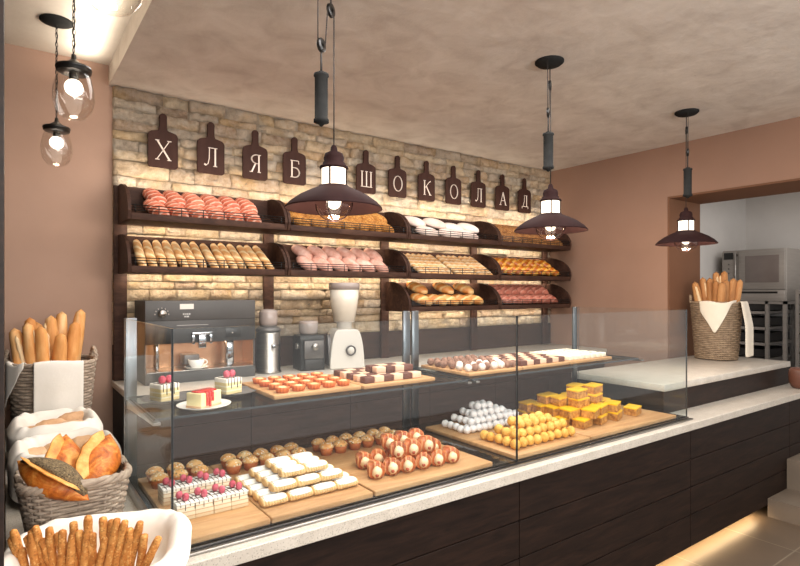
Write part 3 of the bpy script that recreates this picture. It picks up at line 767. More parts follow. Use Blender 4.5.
# golden bloomers
GB = Proto(bread('golden_bloomer', 'gold', L=.185, W=.1, H=.09, pw=2.1, bump=ridge(14, .03)), 'golden bloomers')
for q, (x, s_, up, yaw) in enumerate(((2.56, .04, .08, .55), (2.82, .045, .08, .6), (3.03, .05, .08, .65), (2.53, .16, .042, .7), (2.665, .17, .042, .9), (2.785, .17, .042, .9), (2.93, .17, .042, 1.0), (3.05, .17, .042, 1.0))):
    GB.put(f"golden bloomer, {'upper' if q < 3 else 'lower'} layer of the lowest row, {nth(q if q < 3 else q - 3)} from the white grinder", 'bread', mw=onslope(2, x, s_, up, yaw))
RR = Proto(bread('twisted_roll', 'reddish', L=.18, W=.1, H=.09, tip=2, bump=lambda x, a: 1 + .08 * sin(10 * x + a)), 'reddish twisted rolls')
for j in (1, 0):
    for i in range(7):
        RR.put(f"reddish twisted roll, {'upper' if j == 0 else 'lower'} layer, {nth(i)} from the bloomers", 'bread', mw=onslope(2, 3.39 + .098 * i + .02 * j, .045 if j == 0 else .16, .07 if j == 0 else .038, .6 + R.uniform(-.15, .15)))

# ------------------------------------------------------------------ lettered chopping boards
def letter(ch, w=.088, h=.115):
    b = MB().sm_(False); t, T = .0045, .0092
    sx = lambda x: (x - .5) * w
    sy = lambda y: (y - .5) * h
    def seg(x0, y0, x1, y1, th):
        p, q = Vector((sx(x0), sy(y0))), Vector((sx(x1), sy(y1))); d = (q - p).normalized(); n_ = Vector((-d.y, d.x)) * th / 2
        b.prism([tuple(p + n_), tuple(p - n_), tuple(q - n_), tuple(q + n_)], -.002, 0, 'y')
    def serif(x, y, k=.13): seg(x - k, y, x + k, y, .0042)
    def arc(cx, cy, rx, ry, a0, a1, t0, t1, n_=18):
        for i in range(n_):
            f0, f1 = a0 + (a1 - a0) * i / n_, a0 + (a1 - a0) * (i + 1) / n_
            am = (f0 + f1) / 2; th = t0 + (t1 - t0) * abs(cos(am))
            e = .04 * (1 if a1 > a0 else -1)
            seg(cx + rx * cos(f0 - e), cy + ry * sin(f0 - e), cx + rx * cos(f1 + e), cy + ry * sin(f1 + e), th)
    if ch == 'Х':
        seg(.12, .98, .9, .02, T); seg(.88, .98, .1, .02, t)
        for x in (.13, .88): serif(x, .985); serif(x, .015)
    elif ch == 'Л':
        seg(.78, 0, .78, 1, T); seg(.3, .985, .92, .985, .0042); seg(.38, 1, .36, .4, t); seg(.36, .4, .28, .12, t); seg(.29, .14, .12, .02, t); seg(.15, .04, .02, .1, T); serif(.78, .015)
    elif ch == 'Я':
        seg(.75, 0, .75, 1, T); arc(.62, .74, .42, .245, PI / 2, 3 * PI / 2, t, T); seg(.6, .985, .9, .985, .0042); seg(.6, .495, .75, .495, t)
        seg(.5, .5, .22, .03, .009); serif(.17, .015, .12); serif(.77, .015)
    elif ch == 'Б':
        seg(.25, 0, .25, 1, T); seg(.12, .985, .8, .985, .0042); seg(.8, .99, .82, .8, t); seg(.25, .57, .5, .57, t); arc(.5, .295, .36, .275, PI / 2, -PI / 2, t, T); seg(.12, .015, .5, .015, .0045)
    elif ch == 'Ш':
        for x in (.06, .5, .94): seg(x, 0, x, 1, T * .9); serif(x, .985, .12)
        seg(-.06, .015, 1.06, .015, .0045)
    elif ch == 'О':
        arc(.5, .5, .44, .5, 0, 2 * PI, t * .8, T, 32)
    elif ch == 'К':
        seg(.22, 0, .22, 1, T); serif(.22, .985); serif(.22, .015); seg(.25, .47, .78, .93, t); seg(.76, .9, .92, .98, T * .8); seg(.42, .6, .85, .03, T); serif(.87, .015)
    elif ch == 'А':
        seg(.5, 1, .12, .02, t); seg(.49, 1, .87, .02, T); seg(.25, .34, .75, .34, t); serif(.12, .015); serif(.88, .015)
    elif ch == 'Д':
        seg(.74, .1, .74, 1, T); seg(.34, .985, .86, .985, .0042); seg(.42, 1, .38, .5, t); seg(.38, .5, .2, .12, t); seg(.02, .11, .98, .11, .005); seg(.05, .12, .05, -.06, .005); seg(.95, .12, .95, -.06, .005)
    return b
def board_poly():
    W, H = .083, .212; p = []
    def rr(cx, cy, r, a0, a1, n_=6):
        for i in range(n_ + 1): a = a0 + (a1 - a0) * i / n_; p.append((cx + r * cos(a), cy + r * sin(a)))
    rr(-W + .018, .018, .018, PI, 1.5 * PI); rr(W - .018, .018, .018, -PI / 2, 0)
    rr(W - .03, H - .03, .03, 0, PI / 2 * .8)
    p.append((.026, H + .008)); p.append((.021, H + .025)); p.append((.021, H + .075))
    rr(0, H + .085, .022, .0, PI, 10)
    p.append((-.021, H + .075)); p.append((-.021, H + .025)); p.append((-.026, H + .008))
    rr(-W + .03, H - .03, .03, PI - PI / 2 * .8, PI)
    return p
bo = None
LT = 'ХЛЯБШОКОЛАД'; BX = [.753, 1.030, 1.313, 1.588, 2.158, 2.443, 2.727, 3.013, 3.297, 3.591, 3.879]
NM = ['an X, nearest the brown wall', 'a Cyrillic L, second from the brown wall', 'a reversed R, third from the brown wall', 'a Cyrillic B, fourth from brown wall', 'a three-stroke Sha, beyond the big lamp', 'a round O beside the three-stroke Sha', 'the letter K between the two O boards', 'a round O between K and L', 'a Cyrillic L, third from the right wall', 'the letter A, second from the right wall', 'a footed De, nearest the right wall']
for i, ch in enumerate(LT):
    if bo is None:
        bo = MB().prism(board_poly(), -.008, .008, 'y').build('chopping_board', 'board', None, bevel=.002); o = bo
    else:
        o = bo.copy(); C.objects.link(o)
    o.location = (BX[i], 3.422, 2.327)
    tag(o, f"dark chopping board lettered with {NM[i]}", 'chopping board', 'lettered chopping boards')
    l = letter(ch).build('letter', 'letter', o, (0, -.0078, .103))
    hk = MB().tube([(0, .006, .288), (0, .055, .292)], .004, 6).build('hook', 'iron', o)

# ------------------------------------------------------------------ pendant lamps with counterweights
def weight_lamp(x, y, label):
    o = empty('pendant_lamp', (x, y, ZC))
    ux, uy = -.845 * .095, -.535 * .095
    MB().lathe([(0, 0), (.072, 0), (.072, -.008), (.06, -.018), (.02, -.026), (0, -.027)], 28, M=Matrix.Translation((ux / 2, uy / 2, 0))).build('canopy', 'iron', o)
    c = MB()
    c.tube([(ux * 1.25, uy * 1.25, -.02), (ux * 1.25, uy * 1.25, -.27)], .0022, 6)
    c.tube([(ux * .7, uy * .7, -.27), (ux * .5, uy * .5, -.115)], .0022, 6)
    c.tube([(0, 0, -.115), (0, 0, -.64)], .0024, 6)
    c.tube([(ux * .25, uy * .25, -.02), (ux * .25, uy * .25, -.10)], .003, 6)
    c.tube([(ux, uy, -.28), (ux, uy, -.378)], .004, 6)
    c.build('cord', 'cord', o)
    d = Vector((ux, uy, 0)).normalized(); q = Vector((-d.y, d.x, 0))
    for cx, cz in ((ux * .25, -.115), (ux, -.275)):
        cen = Vector((cx, cx * uy / ux, cz))
        M = Matrix.Translation(cen) @ Matrix((d, Vector((0, 0, 1)), q)).transposed().to_4x4()
        b = MB().lathe([(.008, -.006), (.024, -.006), (.026, -.004), (.021, 0), (.026, .004), (.024, .006), (.008, .006)], 20, M=M)
        for k in range(3): b.box((-.022, -.003, -.003), (.022, .003, .003), M @ Matrix.Rotation(k * PI / 3, 4, 'Z'))
        b.build('pulley', 'black', o)
    Mw = Matrix.Translation((ux, uy, 0))
    MB().lathe([(0, -.372), (.012, -.372), (.014, -.378), (.027, -.38), (.028, -.388), (.024, -.392), (.024, -.542), (.028, -.546), (.028, -.556), (.012, -.562), (.007, -.568), (0, -.572)], 20, M=Mw).build('counterweight', 'iron', o)
    MB().lathe([(0, -.615), (.008, -.616), (.012, -.625), (.014, -.638), (.034, -.648), (.039, -.664), (.037, -.678), (.043, -.684), (.043, -.69), (.053, -.696), (.055, -.703), (.05, -.706), (0, -.706)], 24).build('cap', 'shade', o)
    MB().lathe([(0, -.705), (.046, -.705), (.046, -.775), (0, -.775)], 24).build('glass_collar', 'lampglass', o)
    b = MB()
    for k in range(4):
        a = k * PI / 2 + .75; b.box((-.003, -.002, -.775), (.003, .002, -.704), Matrix.Rotation(a, 4, 'Z') @ Matrix.Translation((.0, .049, 0)))
    b.build('collar_bar', 'shade', o)
    MB().lathe([(.044, -.768), (.056, -.77), (.062, -.776), (.09, -.788), (.13, -.808), (.165, -.833), (.183, -.852), (.185, -.858), (.181, -.857), (.163, -.838), (.128, -.813), (.09, -.793), (.06, -.781), (.044, -.775)], 44).build('shade', 'shade', o)
    MB().lathe([(.066, -.80)] + [(.070 * cos(t * PI / 20), -.836 - .064 * sin(t * PI / 20)) for t in range(0, 11)], 28).build('globe', 'globe', o)
    MB().lathe([(0, -.772), (.018, -.775), (.026, -.8), (.029, -.825), (.022, -.848), (.01, -.857), (0, -.858)], 18).build('bulb', 'bulb', o)
    for k in range(2):
        M = Matrix.Rotation(k * PI / 2 + .75, 4, 'Z')
        MB().tube([(.073 * cos(t), 0, -.836 - .067 * sin(t)) if 0 <= t <= PI else None for t in [PI * i / 16 for i in range(17)]], .0022, 6, M=M).build('cage_bar', 'shade', o)
    tag(o, label, 'pendant lamp', 'counterweight pendant lamps')
    L = bpy.data.lights.new('lamp_light', 'POINT'); L.energy = 9; L.color = (1, .8, .6); L.shadow_soft_size = .05
    lo = bpy.data.objects.new('lamp_light', L); C.objects.link(lo); lo.location = (x, y, ZC - .93)
weight_lamp(1.014, 1.835, 'plum-brown dome pendant with counterweight in front of the board letters, largest of three')
weight_lamp(2.285, 1.84, 'plum-brown dome pendant with counterweight, middle of the three')
weight_lamp(3.64, 1.826, 'plum-brown dome pendant with counterweight before the kitchen opening')

def globe_lamp(x, y, zt, label):
    o = empty('globe_pendant', (x, y, 2.89))
    MB().lathe([(0, 0), (.07, 0), (.07, -.006), (.05, -.014), (.012, -.02), (0, -.02)], 28).build('canopy', 'iron', o)
    L_ = 2.89 - zt
    c = MB(); n_ = int((L_ - .02) / .022)
    c.tube([(.003 * cos(k * 1.1), .003 * sin(k * 1.1), -.015 - (L_ - .015) * k / 40) for k in range(41)], .0022, 5)
    c.build('cord', 'cord', o)
    ch = MB()
    for k in range(n_):
        zc = -.025 - k * (L_ - .04) / n_; M = Matrix.Translation((0, 0, zc)) @ Matrix.Rotation(k * PI / 2 + .4, 4, 'Z')
        ch.tube([(.0055 * cos(t), 0, .014 * sin(t)) for t in [2 * PI * i / 10 for i in range(10)]], .0014, 4, M=M, closed=True)
    ch.build('chain', 'iron', o)
    z = -L_
    MB().lathe([(0, z + .02), (.007, z + .018), (.009, z), (.014, z - .004), (.03, z - .016), (.035, z - .022), (.056, z - .026), (.058, z - .034), (.054, z - .036), (.056, z - .044), (.05, z - .048), (0, z - .048)], 26).build('cap', 'black', o)
    MB().lathe([(.046, z - .046), (.056, z - .07), (.065, z - .11), (.066, z - .145), (.058, z - .18), (.04, z - .204), (.018, z - .214), (0, z - .216)], 32).build('globe', 'globe', o)
    MB().ball((0, 0, z - .1), .03, 16, 10).build('bulb', 'bulb2', o)
    MB().lathe([(0, z - .046), (.015, z - .046), (.015, z - .07), (.012, z - .076), (0, z - .076)], 16).build('lamp_holder', 'black', o)
    tag(o, label, 'pendant lamp', 'clear glass globe pendants')
    L = bpy.data.lights.new('globe_light', 'POINT'); L.energy = 1.2; L.color = (1, .84, .66); L.shadow_soft_size = .03
    lo = bpy.data.objects.new('globe_light', L); C.objects.link(lo); lo.location = (x, y, zt - .26)
globe_lamp(.2, 3.07, 2.41, 'clear glass globe pendant farthest back, hanging by the brown wall')
globe_lamp(.2, 2.27, 2.43, 'clear glass globe pendant on a chain, middle one of three')
globe_lamp(.19, 1.34, 2.425, 'clear glass globe pendant cut by the top of the frame, nearest of three')

# ------------------------------------------------------------------ coffee machine and grinders
cm = empty('coffee_machine', (.605, 3.157, 1.1))
MW, MD, MH = .605, .285, .452
b = MB().box((0, .0, .0), (MW, MD, .06)).box((0, .004, .217), (MW, MD, MH)).box((0, .004, .06), (.006, MD, .217)).box((MW - .006, .004, .06), (MW, MD, .217)).box((.0, .2, .06), (MW, MD, .217))
b.build('housing', 'machine', cm)
MB().rbox((0, -.004, .344), (MW, .004, MH), .001).build('control_panel', 'machine', cm)
MB().rbox((0, -.003, .217), (MW, .004, .343), .001).build('front_glass', 'machine2', cm)
MB().rbox((0, -.004, .0), (MW, 0, .056), .001).build('base_panel', 'machine', cm)
MB().box((.007, .19, .06), (MW - .007, .199, .217)).box((.007, .01, .06), (.01, .19, .217)).box((MW - .01, .01, .06), (MW - .007, .19, .217)).build('niche_lining', 'copper', cm)
MB().rbox((.01, .0, .06), (MW - .01, .19, .066), .001).build('drip_tray', 'steel', cm)
kn = MB().lathe([(0, .022), (.017, .022), (.021, .016), (.022, 0), (0, 0)], 24, M=Matrix.Translation((.083, -.004, .383)) @ Matrix.Rotation(PI / 2, 4, 'X'))
kn.build('knob', 'steel', cm)
b = MB()
for k in range(7):
    a = PI * k / 6; b.ball((.083 + .035 * cos(a), -.005, .383 + .033 * sin(a) - .004), .0028, 6, 4)
b.build('dial_marks', 'letter', cm)
MB().box((.176, -.0055, .405), (.25, -.004, .434)).build('display', 'plasticw', cm)
b = MB()
for x0, x1, z0 in ((.192, .2, .374), (.203, .208, .374), (.211, .219, .374), (.222, .232, .374), (.2, .208, .36), (.211, .224, .36)): b.box((x0, -.0052, z0), (x1, -.004, z0 + .008))
b.build('lettering', 'steel', cm)
MB().box((.16, -.004, .315), (.33, -.003, .3175)).build('trim_line', 'steel', cm)
sp = MB().rbox((.236, -.03, .262), (.346, .01, .276), .002).rbox((.236, -.03, .21), (.25, .01, .27), .002).rbox((.332, -.03, .21), (.346, .01, .27), .002).rbox((.27, -.034, .188), (.312, .0, .262), .004)
sp.build('spout', 'chrome', cm)
MB().rbox((.215, .06, .09), (.3, .15, .145), .004).build('filter_holder', 'dsteel', cm)
MB().rbox((.45, .05, .066), (.50, .12, .217), .012).rbox((.06, .06, .066), (.085, .12, .217), .01).build('steel_column', 'chrome', cm)
MB().rbox((.43, -.004, .238), (.52, -.0025, .292), .0005).build('button_panel', 'black', cm)
MB().ball((.468, -.005, .264), .004, 8, 6).build('button', 'letter', cm)
tag(cm, 'dark graphite built-in coffee machine with knob on the back counter', 'coffee machine')
sx, sy, sz = .605 + .275, 3.157 + .035, 1.1665
tag(MB().lathe([(0, .003), (.03, .003), (.062, .013), (.066, .0145), (.064, .010), (.034, 0), (0, 0)], 30).build('saucer', 'porcelain', None, (sx, sy, sz)), 'white saucer under the coffee cup in the machine', 'saucer')
cp = empty('coffee_cup', (sx, sy, sz + .0035))
MB().lathe([(0, .004), (.02, 0), (.024, .002), (.036, .014), (.042, .03), (.044, .05), (.0425, .05), (.04, .03), (.034, .016), (.02, .008), (0, .007)], 28).build('bowl', 'porcelain', cp)
MB().tube([(.041 + .02 * sin(t), 0, .03 - .015 * cos(t)) for t in [PI * i / 10 for i in range(11)]], .0035, 8).build('handle', 'porcelain', cp)
tag(cp, 'white coffee cup on a saucer under the machine spout', 'cup')

ju = empty('juicer', (1.33, 3.245, 1.1005))
MB().lathe([(0, 0), (.078, 0), (.08, .008), (.074, .014), (.073, .245), (.066, .255), (0, .255)], 32).build('body', 'steel', ju)
MB().lathe([(0, .255), (.074, .255), (.076, .262), (.076, .272), (.06, .285), (0, .288)], 32).build('collar', 'dsteel', ju)
MB().lathe([(0, .287), (.05, .287), (.056, .31), (.056, .37), (.05, .385), (.036, .392), (0, .395)], 28).build('feed_tube', 'plasticg', ju)
MB().rbox((-.012, -.095, .155), (.012, -.07, .18), .004).build('spout', 'chrome', ju)
MB().tube([(.0, -.0745, .172), (.05, -.055, .172)], .004, 6).build('clasp', 'black', ju)
tag(ju, 'cylindrical steel juicer with clear tube beside the coffee machine', 'juicer')

gr = empty('coffee_grinder', (1.60, 3.235, 1.1005), -.12)
MB().prism([(-.085, 0), (.075, 0), (.075, .2), (.055, .225), (-.06, .225), (-.078, .205)], -.082, .082, 'x').build('body', 'black', gr, bevel=.006)
MB().rbox((-.06, -.096, .075), (.07, -.083, .19), .003).build('front_plate', 'dsteel', gr)
MB().lathe([(0, .012), (.022, .012), (.024, 0), (0, 0)], 20, M=Matrix.Translation((.01, -.096, .15)) @ Matrix.Rotation(PI / 2, 4, 'X')).build('dial', 'steel', gr)
MB().rbox((-.055, -.094, .01), (.06, -.082, .07), .003).build('grounds_drawer', 'machine2', gr)
MB().lathe([(0, .012), (.02, .012), (.02, 0), (0, 0)], 18, M=Matrix.Translation((-.082, -.03, .155)) @ Matrix.Rotation(-PI / 2, 4, 'Y')).build('side_knob', 'steel', gr)
MB().lathe([(0, .225), (.05, .225), (.06, .24), (.062, .3), (.058, .312), (0, .315)], 24).build('bean_hopper', 'plasticg', gr)
tag(gr, 'small black coffee grinder between the juicer and the tall white grinder', 'coffee grinder')

wg = empty('tall_grinder', (1.835, 3.18, 1.1005), -.3)
pr = [(-.115, 0), (.115, 0)] + [(.115 - .055 * (t / 10) ** 1.8, .255 * sin(t / 10 * PI / 2)) for t in range(1, 11)]
pr = pr + [(-x, z) for x, z in pr[::-1] if z > 0]
MB().prism(pr, -.10, .10, 'y').build('base', 'plasticw', wg, bevel=.008)
b = MB().prism([(.07 * cos(t), .02 + .2 * sin(t)) for t in [PI * i / 14 for i in range(15)]], -.1175, -.095, 'x')
b.build('side_panel', 'dsteel', wg)
MB().lathe([(.026, 0), (.034, 0), (.034, .012), (.026, .012), (.026, 0)], 26, M=Matrix.Translation((.02, -.1, .12)) @ Matrix.Rotation(PI / 2, 4, 'X')).build('dial_ring', 'dsteel', wg)
MB().lathe([(0, .016), (.022, .016), (.024, 0), (0, 0)], 24, M=Matrix.Translation((.02, -.1, .12)) @ Matrix.Rotation(PI / 2, 4, 'X')).build('dial', 'plasticw', wg)
MB().lathe([(0, .25), (.05, .25), (.05, .295), (.062, .3), (.07, .305), (0, .306)], 28).build('collar', 'plasticw', wg)
MB().lathe([(0, .306), (.07, .306), (.092, .44), (.098, .52), (.096, .52), (0, .5)], 32).build('hopper', 'hopper', wg)
MB().lathe([(0, .562), (.098, .56), (.103, .55), (.1, .515), (0, .515)], 32).build('lid', 'plasticg', wg)
tag(wg, 'tall white grinder with wide hopper and round dial', 'grinder')

# ------------------------------------------------------------------ baskets
def sup(a, rx, ry, n):
    c, s_ = cos(a), sin(a)
    return Vector((rx * math.copysign(abs(c) ** (2 / n), c), ry * math.copysign(abs(s_) ** (2 / n), s_), 0))
def basket(root, rx, ry, h, taper, n, mat, rows, stakes, th=.0055, rim=.011, handles=None):
    N = stakes * 4
    b = MB()
    for k in range(rows):
        f = (k + .5) / rows; sc_ = taper + (1 - taper) * f; z = .006 + (h - .012) * f
        pts = []
        for i in range(N):
            a = 2 * PI * i / N; p = sup(a, rx * sc_, ry * sc_, n)
            wv = th * .55 * cos(PI * (i / 4 * 2) / 1 * .5 + PI * (k % 2))
            p *= 1 + wv / max(rx, ry) * 1.2; p.z = z; pts.append(p)
        b.tube(pts, [h / rows * .52] * N, 5, closed=True)
    b.build('weave', mat, root)
    b = MB()
    for i in range(stakes * 2):
        a = 2 * PI * (i + .0) / (stakes * 2)
        b.tube([sup(a, rx * (taper + (1 - taper) * f), ry * (taper + (1 - taper) * f), n) + Vector((0, 0, h * f)) for f in (0, .5, 1)], .0035, 5)
    b.build('stake', mat, root)
    b = MB()
    for q in range(3):
        b.tube([sup(2 * PI * i / N, rx, ry, n) * (1 + .028 * cos(2 * PI * q / 3 + i * .55)) + Vector((0, 0, h + rim * .35 + rim * .5 * sin(2 * PI * q / 3 + i * .55))) for i in range(N)], rim * .62, 6, closed=True)
    b.build('rim', mat, root)
    MB().grid(lambda u, v: sup(2 * PI * u, rx * taper * v * .99, ry * taper * v * .99, n) + Vector((0, 0, .006)), N, 4, wu=True).build('floor_weave', mat, root)
    if handles:
        for a in handles:
            p0 = sup(a, rx, ry, n); t = Vector((-sin(a), cos(a), 0)); hb_ = MB()
            for q in range(2):
                hb_.tube([p0 * (1.02) + t * (.05 * cos(u)) + Vector((0, 0, h + .06 * sin(u))) + Vector((.006 * cos(8 * u + q * PI), .006 * sin(8 * u + q * PI), .004 * sin(8 * u + q * PI))) for u in [PI * i / 18 for i in range(19)]], .006, 6)
            hb_.build('handle', mat, root)
def liner(rx, ry, h, n, name, label, loc_, depth=.08, drop=.05, puff=.02, over=.03, seed=0, mat='cloth', rz=0, floor=None, dropfn=None, inner=.8):
    def fn(u, v):
        a = 2 * PI * u
        w1 = mnoise.noise(Vector((cos(a) * 1.6 + seed, sin(a) * 1.6, 0))); w2 = mnoise.noise(Vector((cos(a) * 4 + seed, sin(a) * 4, 5)))
        dr = drop * (1 + .6 * w1) if dropfn is None else dropfn(a)
        if v < .3:
            k = .12 + (inner - .12) * v / .3; z = h - depth; r = k
        elif v < .45:
            q = (v - .3) / .15; r = inner + .02 * q; z = h - depth + (depth + .002) * q
        elif v < .72:
            q = (v - .45) / .27; t = PI * (1 - q)
            r = inner + .02 + (over / rx + .98 - inner) * q; z = h + .002 + puff * sin(t) * (1 + .22 * w1 + .2 * w2)
        else:
            q = (v - .72) / .28; r = 1.0 + over / rx + .015 * sin(a * 9 + 4 * w1) * q; z = h + .002 - dr * q
        p = sup(a, rx * r, ry * r, n); p.z = z + .004 * w2
        return p
    o = MB().grid(fn, 72, 26, wu=True).build(name, mat, None, loc_, (0, 0, rz))
    sb = o.modifiers.new('soft', 'SUBSURF'); sb.levels = 1; sb.render_levels = 1
    return tag(o, label, 'cloth')
ZW = .901
# baguette basket by the brown wall
b1 = empty('wicker_basket', (.19, 3.19, ZW))
basket(b1, .18, .18, .355, .82, 2.6, 'wicker', 24, 22, handles=(.1, PI - .1))
tag(b1, 'tall grey wicker basket of baguettes against the brown wall', 'basket')
# napkin over the front of it
def drape(name, label, fn, nu, nv, loc_, rz=0, mat='cloth', thick=.003):
    o = MB().grid(fn, nu, nv).build(name, mat, None, loc_, (0, 0, rz))
    s_ = o.modifiers.new('thick', 'SOLIDIFY'); s_.thickness = thick; s_.offset = 0
    s2 = o.modifiers.new('soft', 'SUBSURF'); s2.levels = 1; s2.render_levels = 1
    return tag(o, label, 'cloth')
def nap1(u, v):
    x = -.085 + .2 * u
    y0 = -.186 - .004 * cos(x * 9) + .012 * (x / .1) ** 2 * .3
    L = [(-.0 - 0, .36 - .05), (-.012, .365), (-.026, .372)]
    if v < .25: q = v / .25; y = y0 + .07 * (1 - q); z = .31 + .068 * q
    elif v < .4: q = (v - .25) / .15; y = y0 - .018 * sin(q * PI / 2); z = .378 - .012 * q * q
    else: q = (v - .4) / .6; y = y0 - .02 + .016 * q + .006 * sin(u * 7 + 1) * q; z = .366 - .255 * q
    return Vector((x * (1 - .12 * (1 - max(0, (v - .4) / .6)) * 0), y, z + .004 * sin(u * 5)))
drape('napkin', 'white napkin hanging straight down the front of the tall baguette basket', nap1, 12, 22, (.19, 3.19, ZW))
def nap2(u, v):
    a = PI + .25 + .75 * u
    p = sup(a, .18, .18, 2.6)
    if v < .3: q = v / .3; r = .75 + .27 * q; z = .33 + .045 * q
    else: q = (v - .3) / .7; r = 1.07 + .01 * sin(u * 9); z = .375 - q * (.03 + .2 * (1 - u) ** 1.2)
    p = p * r; p.z = z + .01 * sin(u * 6 + 1)
    return p
drape('napkin', 'white napkin corner folded over the wall side of the tall baguette basket', nap2, 14, 14, (.19, 3.19, ZW))
def stickbread(name, L, W, mat, tear=None):
    o = MB().loaf(L, W, W * .95, 20, 12, 4, flat=.95, bump=lambda x, a: 1 + .03 * sin(9 * x + a)).build(name, mat)
    if tear: MB().loaf(L * .72, W * .4, W * .3, 14, 10, 3, flat=.4, bump=lambda x, a: 1 + .15 * sin(23 * x), M=Matrix.Translation((L * .06, .0, W * .38)) @ Matrix.Rotation(.09, 4, 'Z')).build('torn_crust', tear, o)
    return o
def stand(P, lst, base, c0, L, label, cat, grp=None):
    """long loaves standing in a basket: (x, y, z) of the top end; the foot goes towards the basket floor"""
    for i, (x, y, z, fx, fy, roll) in enumerate(lst):
        top = Vector((x, y, z)); foot = Vector((fx, fy, base))
        d = (top - foot).normalized(); c = top - d * L / 2
        yy = Vector((0, 0, 1)).cross(d)
        if yy.length < 1e-4: yy = Vector((0, 1, 0))
        yy.normalize(); zz_ = d.cross(yy)
        M = Matrix.Translation(c) @ Matrix((d, yy, zz_)).transposed().to_4x4() @ Matrix.Rotation(roll, 4, 'X')
        P.put(label(i), cat, mw=M)
RB = Proto(stickbread('rustic_baguette', .42, .062, 'rustic', 'rustice'), 'rustic baguettes in the tall basket')
t1 = [(.035, 3.13, 1.432), (.085, 3.10, 1.458), (.10, 3.27, 1.475), (.085, 3.2, 1.425), (.135, 3.08, 1.44), (.185, 3.2, 1.485), (.236, 3.26, 1.502), (.218, 3.08, 1.405), (.285, 3.14, 1.455), (.318, 3.24, 1.513), (.13, 3.3, 1.45)]
stand(RB, [(x, y, z, .19 + (x - .19) * .45, 3.19 + (y - 3.19) * .6, -1.3 + .5 * (i % 3)) for i, (x, y, z) in enumerate(sorted(t1))], .93, None, .42,
      lambda i: f"rustic baguette in the grey basket, {nth(i)} from the dark side wall", 'bread')

# two low cloth-lined baskets of pale rolls
for q, (y, ry, lb) in enumerate(((2.745, .185, 'farther'), (2.285, .18, 'nearer'))):
    bb = empty('wicker_basket', (.176, y, ZW))
    basket(bb, .15, ry - .01, .115, .85, 3.5, 'wicker', 9, 20)
    tag(bb, f"low wicker basket hidden under white cloth, {lb} of the two roll baskets", 'basket')
    liner(.146, ry - .014, .128, 3.5, 'cloth_liner', f"puffy white cloth lining the {lb} roll basket", (.176, y, ZW), depth=.05, drop=.095, puff=.042, over=.024, inner=.7, seed=3 + q * 4)
PR = Proto(MB().loaf(.13, .085, .07, 16, 12, 2.4, bump=lambda x, a: 1 + .05 * sin(14 * x + a)).build('pale_roll', 'paleroll'), 'pale rolls in the cloth-lined baskets')
for q, (x, y, z, rz, lb) in enumerate(((.09, 2.72, 1.013, .1, 'left end of the farther lined basket'), (.165, 2.80, 1.017, .2, 'middle of the farther lined basket, behind another roll'), (.235, 2.73, 1.016, -.15, 'front of the farther lined basket near the glass case'), (.25, 2.84, 1.03, .3, 'back corner of the farther lined basket'),
                                 (.16, 2.36, 1.017, .2, 'middle of the nearer lined basket'), (.25, 2.38, 1.022, -.1, 'nearer lined basket, between two orange loaves'), (.08, 2.34, 1.012, .2, 'wall side of the nearer lined basket'))):
    PR.put(f"pale brown roll at the {lb}", 'bread', (x, y, z), (R.uniform(-.1, .1), 0, rz))

# loaf basket
b3 = empty('wicker_basket', (.162, 1.83, ZW))
basket(b3, .132, .132, .175, .8, 4, 'wicker', 18, 24, rim=.013)
tag(b3, 'open square grey wicker basket holding split orange loaves', 'basket')
def boat(seeded):
    o = empty('split_loaf'); sg = -1 if seeded else 1
    MB().loaf(.235, .112, .09, 26, 18, 2, tip=3, flat=.8, bump=lambda x, a: 1 + .04 * sin(7 * x + 2 * a)).build('crust', 'boat', o)
    MB().loaf(.2, .062, .013, 18, 12, 2, tip=2, flat=.5, bump=lambda x, a: 1 + .08 * sin(11 * x + 2 * a), M=Matrix.Translation((0, sg * .024, .0335)) @ Matrix.Rotation(sg * .45, 4, 'X') @ Matrix.Rotation(-.06, 4, 'Z')).build('split', 'split', o)
    if seeded:
        def fn(u, v):
            x = (u - .5) * .206; q = max(.0, 1 - (x / .11) ** 2) ** .8
            t = math.radians(122 - 165 * v); li = .014 * max(0, 1 - v * 3)
            return Vector((x, q * (.05 + .006 + li) * cos(t), q * (.0425 + .006 + li) * sin(t) * (1 if t > 0 else .8)))
        g = MB().grid(fn, 16, 10).build('seeded_flap', 'poppy', o)
        s_ = g.modifiers.new('thick', 'SOLIDIFY'); s_.thickness = .014; s_.offset = -1
    return o
def aim(a, b, roll):
    a, b = Vector(a), Vector(b); d = (b - a).normalized(); yy = Vector((0, 0, 1)).cross(d).normalized(); zz_ = d.cross(yy)
    return Matrix.Translation((a + b) / 2) @ Matrix((d, yy, zz_)).transposed().to_4x4() @ Matrix.Rotation(roll, 4, 'X')
def setm(o, M): o.location, o.rotation_euler = M.to_translation(), M.to_euler()
for a, b_, roll, sd, lb in (((.178, 1.72, 1.03), (.268, 1.91, 1.165), .25, 0, 'split orange loaf leaning on the display case side of the open basket'),
                            ((.125, 1.78, 1.01), (.150, 1.935, 1.165), .2, 0, 'split orange loaf at the back of the open basket'),
                            ((.045, 1.80, 1.13), (.165, 1.69, 1.055), .1, 1, 'poppy-seed topped split loaf in front of the open basket')):
    o = boat(sd); setm(o, aim(a, b_, roll)); tag(o, lb, 'bread', 'loaves in the open basket')

